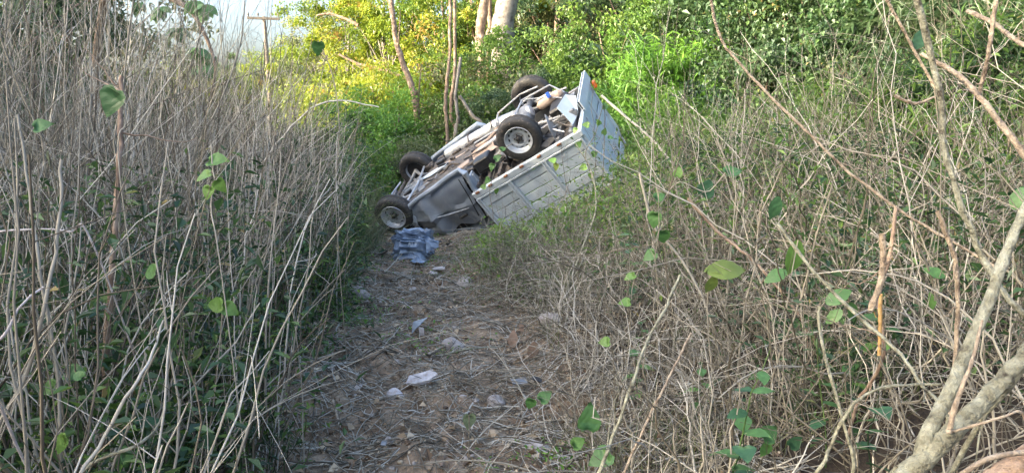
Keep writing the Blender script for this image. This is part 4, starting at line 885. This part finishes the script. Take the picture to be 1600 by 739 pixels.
sap('limb', [(1432, 728, 1.75), (1450, 678, 1.77), (1480, 620, 1.8), (1515, 540, 1.85), (1545, 470, 1.9), (1570, 400, 1.95), (1602, 325, 2.0), (1640, 240, 2.05)], .020, .011, 'bark_pale')
sap('twig', [(1482, 675, 1.72), (1497, 620, 1.72), (1520, 560, 1.74), (1535, 500, 1.78)], .007, .003, 'bark_tan', 8, 20)
sap('twig', [(1480, 676, 1.74), (1520, 665, 1.7), (1570, 650, 1.68), (1596, 643, 1.68), (1606, 680, 1.68)], .0035, .0025, 'bark_tan', 7, 18)
HB = [
 ([(1425, -40, 2.2), (1450, 70, 2.2), (1465, 130, 2.2), (1478, 240, 2.15), (1505, 330, 2.1), (1535, 405, 2.1), (1570, 460, 2.0), (1620, 540, 1.95)], .0095, .008, 'bark_pale', 'long pale branch running down from the top right edge'),
 ([(1105, -30, 3.4), (1122, 50, 3.4), (1160, 105, 3.35), (1240, 185, 3.2), (1320, 262, 3.1), (1400, 325, 3.0), (1480, 372, 2.9), (1560, 420, 2.8)], .0065, .0055, 'bark_tan', 'long thin bare branch crossing diagonally right of centre'),
 ([(1440, 85, 2.4), (1500, 120, 2.3), (1545, 170, 2.2), (1600, 240, 2.1), (1650, 300, 2.0)], .007, .010, 'bark_tan', 'thick tan branch in the upper right crossing the pale one'),
 ([(1375, -20, 2.8), (1410, 45, 2.8), (1440, 100, 2.8), (1475, 160, 2.8)], .006, .005, 'bark_tan', 'thin tan branch left of the long pale one at the top'),
 ([(1562, -30, 2.3), (1552, 30, 2.3), (1545, 80, 2.3), (1530, 150, 2.35)], .007, .006, 'bark_tan', 'short upright tan stem in the top right corner'),
 ([(1512, 18, 2.5), (1550, 35, 2.4), (1590, 65, 2.3), (1640, 90, 2.2)], .007, .007, 'bark_tan', 'tan branch slanting down at the top right edge'),
 ([(1398, 150, 3.0), (1430, 162, 3.0), (1460, 152, 3.0)], .007, .005, 'bark_tan', 'short tan snag sticking out left of the long pale branch'),
 ([(1360, 485, 2.3), (1376, 440, 2.3), (1380, 400, 2.3), (1378, 365, 2.3)], .010, .010, 'bark_tan', 'snapped upright stump of branch at mid height on the right'),
 ([(1374, 555, 2.4), (1375, 510, 2.4), (1376, 460, 2.4)], .006, .007, 'snapped_wood', 'splintered yellow wood of the snapped branch'),
 ([(1465, 330, 2.3), (1490, 400, 2.3), (1497, 470, 2.3), (1493, 560, 2.3), (1480, 660, 2.3)], .008, .007, 'bark_tan', 'upright tan stem behind the forked sapling'),
 ([(1400, 325, 2.6), (1390, 400, 2.6), (1372, 470, 2.6), (1380, 560, 2.6)], .007, .006, 'bark_brown', 'brown stem right of the snapped stump'),
 ([(925, 760, 2.6), (955, 690, 2.65), (985, 610, 2.7), (1008, 540, 2.8), (1040, 480, 2.9), (1062, 430, 3.0)], .008, .005, 'bark_pale', 'pale bent branch rising from the bottom edge right of the trail'),
 ([(965, 760, 2.7), (1010, 660, 2.75), (1045, 590, 2.8), (1080, 520, 2.9)], .006, .004, 'bark_tan', 'thinner brown stem beside the pale bent branch at the bottom'),
 ([(1330, 750, 2.0), (1315, 650, 2.0), (1290, 560, 2.05), (1279, 500, 2.1), (1282, 478, 2.1)], .0058, .0045, 'bark_pale', 'pale upright dead stalk with a cut tip'),
 ([(1272, 745, 1.9), (1300, 690, 1.9), (1330, 635, 1.9), (1380, 605, 1.9), (1470, 600, 1.9)], .006, .0035, 'bark_pale', 'curved pale twig arching right from the bottom edge'),
 ([(1215, 350, 2.6), (1260, 410, 2.5), (1330, 485, 2.4), (1400, 545, 2.2), (1440, 600, 2.1), (1480, 665, 2.0)], .006, .005, 'bark_pale', 'straight pale stem slanting down to the forked sapling'),
 ([(1200, 740, 3.2), (1205, 600, 3.2), (1250, 470, 3.2), (1275, 370, 3.2), (1300, 290, 3.2)], .006, .003, 'stalk_pale', 'tall pale stem right of centre bending right'),
 ([(1000, 270, 4.2), (1020, 350, 4.2), (1060, 400, 4.2), (1100, 470, 4.1), (1125, 560, 4.0)], .008, .006, 'stalk_pale', 'arched pale stem hanging over the tangle right of the trail'),
 ([(1075, 310, 4.0), (1120, 360, 4.0), (1180, 410, 3.9), (1240, 480, 3.8), (1290, 560, 3.7)], .009, .007, 'bark_brown', 'brown stem slanting down through the right tangle'),
 ([(940, 150, 8.6), (975, 180, 8.4), (1020, 220, 8.2), (1050, 260, 8.0), (1065, 330, 8.0)], .016, .008, 'stalk_pale', 'bare twiggy branch arching from the tailgate corner'),
 ([(880, 470, 6.0), (905, 400, 6.0), (930, 330, 6.2), (925, 270, 6.4), (900, 225, 6.6)], .010, .005, 'bark_pale', 'pale sapling stem standing before the side planks'),
 # left
 ([(125, 760, 2.1), (160, 690, 2.15), (210, 600, 2.2), (235, 560, 2.3), (255, 500, 2.4)], .007, .004, 'stalk_pale', 'pale stem slanting right at the bottom left'),
 ([(130, 745, 2.2), (170, 712, 2.2), (215, 695, 2.2), (247, 665, 2.3), (258, 630, 2.35)], .007, .004, 'bark_pale', 'crooked pale branch near the bottom left corner'),
 ([(-20, 575, 2.0), (10, 520, 2.0), (35, 475, 2.05), (68, 448, 2.1)], .005, .003, 'stone_pale', 'bleached white stalk fibre at the left edge'),
 ([(-10, 700, 2.2), (40, 590, 2.2), (68, 480, 2.2), (90, 370, 2.3), (96, 250, 2.4)], .008, .005, 'stalk_pale', 'upright pale stalk close to the left edge'),
 ([(100, 760, 2.4), (92, 600, 2.4), (62, 420, 2.4), (50, 330, 2.5), (28, 180, 2.6)], .008, .004, 'stalk', 'brown upright stalk crossing the pale one at the left'),
 ([(160, 770, 3.0), (165, 560, 3.0), (178, 380, 3.0), (188, 230, 3.1), (190, 120, 3.2)], .016, .009, 'bark_brown', 'thick brown upright stem in the left thicket'),
 ([(-10, 362, 2.6), (60, 358, 2.6), (110, 362, 2.6), (140, 370, 2.6)], .004, .003, 'stone_pale', 'thin bleached horizontal stalk at the left edge'),
 ([(320, 760, 4.0), (400, 640, 4.2), (470, 500, 4.4), (540, 420, 4.6)], .008, .004, 'stalk_pale', 'long pale stem leaning right toward the trail'),
 ([(355, 340, 6.5), (400, 270, 6.5), (450, 205, 6.5), (495, 165, 6.5), (540, 158, 6.5), (592, 168, 6.5)], .014, .005, 'stalk_pale', 'arching pale stem reaching over toward the sunlit trees'),
 ([(400, 240, 6.2), (330, 150, 6.2), (410, 110, 6.2)], .010, .004, 'stalk', 'bent bare stem crossing the sky edge'),
 ([(300, 260, 5.2), (345, 160, 5.2), (375, 70, 5.2), (385, -20, 5.2)], .010, .004, 'stalk', 'bare stem with twigs rising left of the utility pole'),
]
for cps, r0, r1, mt, lab in HB:
    pw = pxp(cps); 
    if 'bark_tan' != mt and 'splintered' not in lab:      # every stem goes on down to the soil it grows from
        lo_ = 0 if pw[0][2] < pw[-1][2] else -1; q = pw[lo_]; gz = float(terrain(q[0], q[1] + .3))
        if q[2] > gz + .15:
            e1 = np.array([q[0] + rng.uniform(-.1, .1), q[1] + .2, (q[2] + gz) / 2]); e2 = np.array([e1[0] + rng.uniform(-.1, .1), q[1] + .3, gz - .05])
            pw = [e2, e1] + pw if lo_ == 0 else pw + [e1, e2]
    branch('bare_branch' if 'bark' in mt else 'dry_branch', pw, r0, r1, mt, lab, 'branch', 8, 30, twigs=3 if r0 > .006 else 1)
# long sticks lying on the trail
def lying(pts, r0, r1, mt, lab, twigs=2, up=.02):
    cps = []
    for a, b in pts:
        g = ground_at(a, b); g[2] += up + r0; cps.append(g)
    branch('fallen_stick', cps, r0, r1, mt, lab, 'stick', 7, 24, twigs=twigs)
lying([(465, 580), (540, 555), (620, 525), (700, 497), (800, 478)], .010, .005, 'bark_tan', 'long bent stick lying across the trail')
lying([(490, 590), (560, 570), (640, 562), (700, 560)], .006, .004, 'stalk_pale', 'thinner stick below the long bent one')
lying([(668, 562), (685, 552), (700, 545)], .013, .008, 'bark_tan', 'short forked stub beside the half buried stone', 1)
lying([(690, 562), (730, 552), (790, 548)], .008, .004, 'bark_pale', 'pale stick right of the short forked stub')
lying([(520, 640), (526, 662), (532, 684)], .009, .006, 'bark_tan', 'short upright looking stick at the lower left of the trail', 0, .05)
lying([(640, 440), (650, 415), (676, 398)], .008, .005, 'stalk_pale', 'stick lying before the blue sack')
lying([(602, 440), (625, 415), (650, 385)], .008, .005, 'stalk_pale', 'straight stick propped against the blue sack', 0, .10)
lying([(700, 600), (740, 570), (790, 590), (850, 640)], .005, .004, 'stalk_pale', 'thin bent stem at the right edge of the trail')
lying([(690, 739), (700, 700), (712, 670)], .009, .006, 'bark_brown', 'brown stick at the bottom of the trail')
lying([(760, 470), (820, 455), (900, 470), (950, 490)], .006, .004, 'stalk_pale', 'bundle edge stem lying off the right bank', 3, .12)

# brown log in the corner
M['log'] = prin('log_bark', [(.3, (.05, .03, .02)), (.45, (.17, .11, .07)), (.55, (.28, .19, .125)), (.7, (.38, .28, .20))], 18, 12, .85, bump=1.0, bscale=60)
lg = curve_pts([at(1440, 850, 1.35), at(1530, 790, 1.35), at(1600, 742, 1.35), at(1700, 690, 1.38)], 30); lb = lg[0].copy()
V, F, A_ = tubes((lg - lb)[None], (np.linspace(.035, .048, 30) * (1 + .05 * rng.normal(size=30)))[None], 18)
lgo = empty('cut_log', tuple(lb), 'smooth brown log end in the bottom right corner', 'log')
link('wood', mesh_np('wood', V, [F], M['log'], A_, smooth=True), lgo)
pk = curve_pts([at(1500, 742, 1.27), at(1545, 716, 1.26), at(1600, 706, 1.26), at(1680, 700, 1.26)], 20)
V, F, A_ = tubes((pk - lb)[None], np.full((1, 20), .005), 7); link('peeled_bark', mesh_np('peeled_bark', V, [F], M['bark_tan'], A_, smooth=True), lgo)

# ------------------------------------------------------------------ big single leaves on vines
def leaf_mesh(name, heart=True, elong=1.0):
    """unit leaf: base at origin, tip at +X, upper side +Z"""
    out = [(0, 0), (-.10 if heart else .05, .22), (.05, .42), (.3, .47), (.55, .36), (.8, .17), (1, 0)] if heart else [(0, 0), (.1, .10), (.3, .20), (.5, .23), (.72, .17), (.9, .07), (1, 0)]
    V = []; F = []
    mids = [(max(o[0], 0) if i < 6 else 1, 0) for i, o in enumerate(out)]; mids[1] = (.06, 0)
    for i, (a, b) in enumerate(out):
        zc = -.25 * a * a; V += [(mids[i][0], 0, -.25 * mids[i][0] ** 2), (a, b * elong, zc + .16 * b + .02 * math.sin(i * 2.2)), (a, -b * elong, zc + .16 * b + .02 * math.sin(i * 2.9))]
    for i in range(len(out) - 1):
        j = 3 * i; F += [(j, j + 1, j + 4), (j, j + 4, j + 3), (j, j + 3, j + 5), (j, j + 5, j + 2)]
    F = [f for f in F]
    return mesh_np(name, V, [np.array(F)], None, np.full(len(V), .5), smooth=True)
def leafmat2(name, c, tr=.3):
    m, nt, out = newmat(name); n_ = noise(nt, 3.5, 6); r = ramp(nt, [(.3, tuple(.7 * x for x in c)), (.6, c), (.8, tuple(min(1, 1.25 * x) for x in c))], n_.outputs[0])
    d = nt.nodes.new('ShaderNodeBsdfPrincipled'); d.inputs['Roughness'].default_value = .5; t = nt.nodes.new('ShaderNodeBsdfTranslucent')
    nt.links.new(r.outputs[0], d.inputs['Base Color']); nt.links.new(r.outputs[0], t.inputs['Color'])
    wv = nt.nodes.new('ShaderNodeTexWave'); wv.inputs['Scale'].default_value = 2.2; wv.inputs['Distortion'].default_value = 3; wv.bands_direction = 'DIAGONAL'; tc = nt.nodes.new('ShaderNodeTexCoord'); nt.links.new(tc.outputs['Object'], wv.inputs[0])
    bp = nt.nodes.new('ShaderNodeBump'); bp.inputs['Strength'].default_value = .08; bp.inputs['Distance'].default_value = .02; nt.links.new(wv.outputs['Fac'], bp.inputs['Height']); nt.links.new(bp.outputs[0], d.inputs['Normal'])
    mx = nt.nodes.new('ShaderNodeMixShader'); mx.inputs[0].default_value = tr; nt.links.new(d.outputs[0], mx.inputs[1]); nt.links.new(t.outputs[0], mx.inputs[2]); nt.links.new(mx.outputs[0], out.inputs[0]); return m
LC = {'fresh': leafmat2('leaf_fresh', (.11, .22, .045)), 'mid': leafmat2('leaf_mid', (.07, .17, .045)), 'deep': leafmat2('leaf_deep', (.04, .11, .045)), 'yellow': leafmat2('leaf_yellow', (.11, .16, .035)), 'grey': leafmat2('leaf_grey', (.16, .20, .11)), 'dead': leafmat2('leaf_dead', (.30, .20, .14), .1)}
LH = leaf_mesh('heart_leaf', True); LLg = leaf_mesh('long_leaf', False, 1.25)
def put_leaf(parent, base, dirv, nrm, size, col, me=None):
    o = link('leaf', me or LH, parent)
    if not o.data.materials: o.data.materials.append(LC['mid'])
    o.material_slots[0].link = 'OBJECT'; o.material_slots[0].material = LC[col]
    d = Vector(dirv).normalized(); s = Vector(nrm).cross(d).normalized(); n_ = d.cross(s)
    mt = Matrix((d, s, n_)).transposed().to_4x4(); mt.translation = Vector(base); sc = Matrix.Diagonal((size, size, size, 1)); o.matrix_local = mt @ sc; return o
def vine(name, leavesl, y, label, stem=None, cat='vine'):
    """leavesl: (px, py, size px, angle deg in the picture (0 = right, 90 = up), colour, long?)"""
    b = at(leavesl[0][0], leavesl[0][1], y); root = empty(name, tuple(b), label, cat)
    for (px, py, spx, an, col, *lg_) in leavesl:
        size = spx / FPX * y * (1.0 if y < 3.5 else .85 if y < 5 else .62); a = R(an); d = np.array([math.cos(a), rng.uniform(-.3, .3), math.sin(a)]); c = at(px, py, y + rng.uniform(-.04, .04)) - b
        base = c - d / np.linalg.norm(d) * size * .5
        nr = np.array([rng.uniform(-.7, .7), -1, rng.uniform(.0, 1.4)]); put_leaf(root, base, d, nr, size, col, LLg if lg_ else LH)
    st = stem if stem else [(l_[0] - 6, l_[1] - 14) for l_ in leavesl]
    if len(st) < 2: st = st + [(st[0][0] + rng.uniform(-40, 40), st[0][1] + 90), (st[0][0] + rng.uniform(-60, 60), st[0][1] + 180)]
    ws = [at(a_, b_, y + .02) for a_, b_ in st]; gz = float(terrain(ws[-1][0], ws[-1][1] + .2))
    if ws[-1][2] > gz + .1: ws.append(np.array([ws[-1][0], ws[-1][1] + .2, gz - .03]))
    P = curve_pts([w_ - b for w_ in ws], 24)
    V, F, A_ = tubes(P[None], np.full((1, 24), .0022 * (y / 2.5) ** .5), 6); link('stem', mesh_np('stem', V, [F], M['stalk_pale'], A_, smooth=True), root)
vine('heart_leaf_vine', [(341, 249, 34, 10, 'fresh'), (316, 275, 26, 200, 'fresh'), (324, 302, 22, 250, 'fresh'), (345, 292, 24, -60, 'fresh')], 2.6, 'vine with four fresh heart leaves hanging before the left thicket', [(330, 225), (332, 262), (335, 285), (330, 330), (345, 420)])
vine('heart_leaf_vine', [(334, 476, 28, 180, 'fresh'), (361, 484, 28, -30, 'fresh')], 2.8, 'pair of fresh green leaves low before the left thicket', [(347, 478), (345, 520), (335, 620), (320, 740)])
vine('heart_leaf_vine', [(171, 162, 46, 240, 'deep')], 2.4, 'single large drooping dark green leaf at the upper left', [(186, 140), (196, 190), (190, 300)])
vine('heart_leaf_vine', [(67, 195, 28, 20, 'mid')], 2.6, 'round mid green leaf near the left edge', [(55, 200), (60, 280), (50, 400)])
vine('heart_leaf_vine', [(75, 252, 26, 250, 'grey')], 2.6, 'pale greyish leaf below the round one at the left edge', [(75, 238), (88, 300), (80, 380)])
vine('heart_leaf_vine', [(497, 78, 26, 265, 'mid')], 4.4, 'single leaf hanging against the sky edge', [(497, 64), (520, 120), (530, 200), (525, 330)])
vine('heart_leaf_vine', [(232, 425, 28, 190, 'mid'), (72, 607, 30, 200, 'mid'), (118, 582, 34, 0, 'mid')], 2.5, 'dark vine with scattered leaves at the lower left', [(240, 410), (180, 500), (110, 560), (60, 640)])
vine('heart_leaf_vine', [(93, 696, 34, 230, 'fresh'), (120, 585, 20, 160, 'mid')], 2.3, 'fresh leaf near the bottom left corner', [(110, 560), (105, 640), (90, 680), (100, 739)])
vine('heart_leaf_vine', [(943, 534, 22, 185, 'fresh')], 3.6, 'single small bright leaf right of the trail', [(955, 528), (960, 600), (950, 700)])
vine('broad_leaf_vine', [(1148, 266, 34, 20, 'mid'), (1106, 292, 36, 60, 'deep'), (1032, 306, 22, 30, 'mid'), (1060, 268, 20, 80, 'fresh')], 4.2, 'vine of mid green leaves above the right tangle', [(1032, 320), (1060, 285), (1105, 300), (1150, 280)])
vine('broad_leaf_vine', [(1022, 345, 30, 260, 'mid'), (1036, 372, 30, 280, 'mid'), (1014, 400, 26, 210, 'mid'), (983, 432, 22, 200, 'fresh'), (975, 472, 22, 180, 'fresh')], 3.9, 'vine of fresh leaves climbing the right tangle', [(1036, 330), (1028, 365), (1015, 395), (990, 440), (985, 500)])
vine('broad_leaf_plant', [(1243, 402, 60, 262, 'fresh', 1), (1213, 430, 40, 200, 'mid', 1), (1212, 325, 40, 260, 'deep', 1)], 3.0, 'upright plant with a long bright leaf in the right tangle', [(1247, 375), (1235, 440), (1225, 520), (1220, 620)], 'plant')
vine('broad_leaf_plant', [(1135, 420, 66, 12, 'yellow', 1), (1112, 445, 36, 255, 'yellow', 1), (1120, 418, 40, 175, 'yellow', 1)], 3.2, 'plant with long yellowish leaves in the right tangle', [(1110, 428), (1105, 480), (1110, 560), (1118, 660)], 'plant')
vine('broad_leaf_plant', [(1309, 463, 46, 40, 'mid', 1), (1334, 488, 40, -60, 'mid', 1), (1335, 547, 40, 275, 'deep', 1), (1303, 494, 34, 220, 'mid', 1)], 2.8, 'plant with broad leaves left of the snapped branch', [(1320, 480), (1325, 540), (1330, 620), (1330, 700)], 'plant')
vine('broad_leaf_plant', [(1462, 425, 34, 150, 'mid', 1), (1457, 470, 30, 80, 'fresh', 1), (1384, 540, 20, 0, 'fresh'), (1590, 310, 40, 80, 'mid', 1), (1440, 60, 40, 60, 'deep', 1)], 2.8, 'dark stem with leaves behind the long pale branch', [(1450, 60), (1470, 250), (1462, 440), (1450, 560)], 'plant')
vine('broad_leaf_plant', [(922, 650, 44, 80, 'mid'), (936, 716, 40, 200, 'mid'), (905, 690, 24, 30, 'fresh')], 3.0, 'leafy sprig at the bottom right of the trail', [(930, 620), (925, 680), (930, 739)], 'plant')
vine('broad_leaf_plant', [(733, 660, 26, 270, 'grey')], 3.3, 'single dull square looking leaf at the bottom of the trail', [(733, 648), (733, 690), (732, 720)], 'plant')
vine('broad_leaf_plant', [(853, 618, 28, 40, 'mid'), (828, 632, 24, 250, 'mid')], 3.5, 'two green leaves beside the pale shards right of the trail', [(845, 632), (838, 650), (850, 680)], 'plant')
vine('broad_leaf_plant', [(1205, 675, 34, 30, 'mid'), (1195, 705, 24, 250, 'mid'), (1245, 690, 26, 40, 'deep')], 2.6, 'low green plant at the bottom edge of the right tangle', [(1205, 690), (1210, 720), (1215, 760)], 'plant')
vine('hanging_sprig', [(868, 262, 22, 250, 'yellow'), (905, 225, 18, 40, 'fresh'), (862, 250, 20, 160, 'fresh'), (910, 262, 20, 200, 'fresh'), (925, 275, 18, 300, 'fresh'), (930, 240, 18, 20, 'fresh'), (945, 205, 18, 60, 'fresh'), (935, 190, 18, 120, 'fresh'), (955, 215, 16, 0, 'mid'), (915, 195, 18, 170, 'fresh'), (898, 205, 16, 240, 'fresh'), (945, 165, 18, 100, 'mid')], 9.4, 'leafy green sprig growing in front of the tailgate', [(935, 330), (925, 280), (915, 240), (930, 210), (945, 170)], 'plant')
vine('hanging_sprig', [(768, 262, 20, 250, 'mid'), (778, 246, 20, 40, 'olive' if 0 else 'mid'), (760, 283, 20, 220, 'mid'), (776, 300, 16, 280, 'fresh'), (787, 232, 18, 30, 'mid'), (754, 292, 16, 180, 'fresh')], 10.6, 'olive sprig hanging over the truck chassis behind the cab', [(800, 225), (780, 240), (772, 270), (765, 300), (770, 330)], 'plant')
vine('hanging_sprig', [(850, 345, 22, 60, 'fresh'), (862, 330, 22, 20, 'fresh'), (838, 352, 22, 150, 'fresh'), (870, 350, 20, -30, 'yellow'), (845, 370, 20, 200, 'mid'), (880, 325, 18, 80, 'fresh'), (900, 310, 20, 60, 'yellow'), (892, 340, 18, 10, 'fresh')], 8.6, 'fresh yellow green sprig before the middle planks', [(855, 420), (858, 370), (865, 335), (885, 310)], 'plant')
# palmate leaves of the tree at the top left, hanging before the sky
pt = empty('palmate_tree', tuple(at(322, 30, 8.2)), 'dark palmate leaved branch hanging before the sky at the top left', 'tree')
V, F, A_ = tubes((curve_pts([np.array([-5.3, 9.6, float(terrain(-5.3, 9.6)) - .1]), np.array([-5.2, 9.2, 1.8]), at(180, -60, 8.2), at(250, -10, 8.2), at(300, 20, 8.2), at(335, 95, 8.2), at(330, 150, 8.2)], 30) - np.array(pt.location))[None], np.linspace(.06, .008, 30)[None], 7)
link('branch', mesh_np('branch', V, [F], M['bark_brown'], A_, smooth=True), pt)
for px, py in [(320, 8), (300, 2), (325, 84), (306, 76), (316, 104), (250, 12), (275, 45), (215, 5)]:
    c = at(px, py, 8.2 + rng.uniform(-.4, .4)) - np.array(pt.location)
    for k_ in range(6):
        a = R(-20 - k_ * 28 + rng.uniform(-10, 10)); put_leaf(pt, c, (math.cos(a), rng.uniform(-.5, .3), math.sin(a) * .9 - .1), (rng.uniform(-.3, .3), -.7, .8), rng.uniform(.12, .19), 'mid', LLg)

# small leafy plants standing in the undergrowth: one of each kind, then copies
def plant_proto(h, nl, size, cols, me):
    root = empty('leafy_plant', (0, 0, 0), 'x', 'plant')
    P = stalk_paths(np.array([[0, 0, 0.]]), np.array([h]), np.array([.12]), np.array([rng.uniform(0, 6)]), np.array([.15]), 10)
    V, F, A_ = tubes(P, np.linspace(.004, .0015, 10)[None], 5); link('stem', mesh_np('stem', V, [F], M['leaf_under'], A_, smooth=True), root)
    for i in range(nl):
        j = 2 + int(7 * i / nl); a = i * 2.4 + rng.uniform(-.3, .3); put_leaf(root, P[0, j], (math.cos(a), math.sin(a), rng.uniform(-.1, .5)), (rng.uniform(-.3, .3), rng.uniform(-.3, .3), 1), size * rng.uniform(.7, 1.2), random.choice(cols), me)
    return root
def copy_tree(o, parent=None):
    c = o.copy(); COL.objects.link(c); c.parent = parent
    for ch in o.children: copy_tree(ch, c)
    return c
protos = [plant_proto(.55, 9, .075, ['deep', 'mid'], LH), plant_proto(.75, 11, .095, ['mid', 'deep'], LLg), plant_proto(.4, 7, .09, ['mid', 'fresh'], LLg)]
spots = []
while len(spots) < 46:
    s_ = random.choice((-1, -1, 1)); y = random.uniform(2.3, 6.5)
    x = (float(trail_l(y)) - random.uniform(.15, .5 * y)) if s_ < 0 else float(trail_r(y)) + random.uniform(.3, .45 * y)
    if abs(x) / y < .68: spots.append((x, y, s_))
used = [False] * 3
for i, (x, y, s_) in enumerate(spots):
    p = protos[i % 3]; o = p if not used[i % 3] else copy_tree(p); used[i % 3] = True
    o.location = (x, y, float(terrain(x, y)) - .02); o.rotation_euler = (random.uniform(-.15, .15), random.uniform(-.15, .15), random.uniform(0, 6.28)); sc_ = random.uniform(.7, 1.25); o.scale = (sc_,) * 3
    o['label'] = 'low leafy green plant in the shade ' + ('between the stalks left of the trail' if s_ < 0 else 'under the dry tangle right of the trail')
    o['group'] = 'leafy plants ' + ('under the left thicket' if s_ < 0 else 'under the right tangle')

# ------------------------------------------------------------------ stones, shards
def stone(px, py, wpx, hpx, mat, label, group=None, name='stone', flat=1.0, sub=3, rz=0):
    g = ground_at(px, py + hpx * .35); y = g[1]; w_ = wpx / FPX * y * .5; h_ = hpx / FPX * y * .5
    bm = bmesh.new(); bmesh.ops.create_icosphere(bm, subdivisions=sub, radius=1); sd_ = random.uniform(0, 50)
    pl = [(Vector(rand_dir(1)[0]), random.uniform(.6, .85)) for _ in range(9)]
    for v in bm.verts:
        c = v.co.copy()
        for n_, dd in pl:
            e = c.dot(n_) - dd
            if e > 0: c -= n_ * e
        c *= 1 + .12 * float(vn(np.array(c.x * 2 + sd_), np.array(c.y * 2 + c.z * 3))); v.co = Vector((c.x * w_ * 1.2, c.y * w_ * flat, c.z * h_ * 1.25))
    o = finish(name, bm, mat, None, smooth=True, label=label, cat='stone', group=group); o.location = (g[0], g[1], g[2] + h_ * .2); o.rotation_euler = (random.uniform(-.2, .2), random.uniform(-.2, .2), rz); return o
stone(559, 455, 34, 30, 'stone', 'grey brown stone at the left edge of the trail', rz=.3)
stone(547, 470, 14, 12, 'stone', 'small stone below the left edge stone')
stone(725, 440, 34, 22, 'stone', 'flat layered grey stone on the right of the trail')
stone(620, 614, 30, 26, 'stone_pale', 'whitish rounded stone near the pale shard')
stone(708, 537, 36, 30, 'stone', 'half buried grey stone beside the forked stub')
stone(775, 627, 28, 22, 'stone', 'dull brown stone at the lower right of the trail')
stone(835, 693, 44, 22, 'stone', 'flat stone at the bottom right of the trail')
stone(862, 498, 40, 22, 'stone', 'grey stone half hidden under the right bank')
stone(606, 690, 14, 22, 'stone', 'small upright pale stone at the bottom of the trail')
stone(555, 605, 24, 10, 'stone', 'low flat stone left of the whitish one')
stone(676, 428, 14, 10, 'stone_pale', 'small white stone near the blue sack')
for i in range(42):
    y_ = random.uniform(430, 735); x_ = random.uniform(480 + (y_ < 520) * 60, 700 + (y_ - 430) * .5)
    stone(x_, y_, random.uniform(5, 12), random.uniform(4, 8), random.choice(['stone', 'stone', 'stone']), 'small pebble lying in the churned soil of the trail', 'pebbles on the trail', 'pebble', sub=2)
def shard(px, py, pts, mat, label, cat='debris', th=.006, tilt=(0, 0, 0), up=.02):
    g = ground_at(px, py); bm = bmesh.new(); k = g[1] / FPX; vs = [bm.verts.new((a * k, b * k, c * k)) for a, b, c in pts]; bm.faces.new(vs)
    bmesh.ops.triangulate(bm, faces=bm.faces); bmesh.ops.subdivide_edges(bm, edges=bm.edges, cuts=3)
    for v in bm.verts: v.co.z += .10 * v.co.x ** 2 / (k * 20) + random.uniform(-.003, .003)
    bmesh.ops.solidify(bm, geom=bm.faces[:], thickness=th); o = finish('broken_shard', bm, mat, None, smooth=True, label=label, cat=cat); o.location = (g[0], g[1], g[2] + up); o.rotation_euler = tilt
shard(658, 603, [(-24, -8, 4), (-10, -14, 8), (12, -12, 8), (28, -2, 5), (20, 14, 4), (-18, 12, 2)], 'stone_pale', 'long pale plastic shard right of the whitish stone', th=.018, tilt=(R(25), R(-8), R(8)), up=.04)
shard(655, 520, [(-12, -10, 0), (2, -12, 12), (14, -4, 14), (16, 10, 8), (-8, 14, 6)], 'cab_edge', 'curved dark grey shard of bodywork in the middle of the trail', tilt=(R(20), R(-15), 0), up=.04)
shard(656, 524, [(0, -12, 6), (8, -12, 4), (9, -12, -8), (1, -12, -8)], 'stone_pale', 'small white chip under the dark shard', up=.05)
shard(812, 610, [(-14, -6, 4), (10, -10, 4), (14, 10, 2), (-12, 10, 2)], 'chassis_grey', 'grey shard beside two leaves at the right of the trail', tilt=(R(15), 0, R(20)), up=.05)
shard(838, 606, [(-8, -4, 8), (8, -8, 4), (10, 6, 2), (-8, 8, 2)], 'black', 'small black shard at the right of the trail', tilt=(R(30), 0, 0), up=.05)
shard(600, 703, [(-4, -4, 5), (4, -5, 4), (5, 6, 0), (-4, 6, 1)], 'chassis_grey', 'thin bluish shard at the bottom of the trail', tilt=(R(40), 0, 0), up=.03)
shard(686, 428, [(-10, -6, 4), (10, -6, 5), (9, 8, 3), (-8, 8, 2)], 'stone_pale', 'white plastic chip between sack and layered stone', tilt=(R(15), 0, 0), up=.04)
# curled dead leaves one can pick out
for px, py, s_, an, lab in [(833, 548, 34, 265, 'hanging curled brown leaf at the right edge of the trail'), (802, 530, 30, 80, 'upright brown leaf left of the hanging one'), (466, 582, 20, 100, 'small orange brown curled leaf at the left edge of the trail'), (815, 512, 16, 90, 'small yellow brown leaf above the brown ones')]:
    y = ground_at(px, py + 20)[1]; b = at(px, py, y); rt = empty('dead_leaf', tuple(b), lab, 'leaf'); a = R(an); sz = s_ / FPX * y
    d = np.array([math.cos(a), 0, math.sin(a)]); put_leaf(rt, -d * sz * .5, d, (.3, -1, .3), sz, 'dead', LLg)
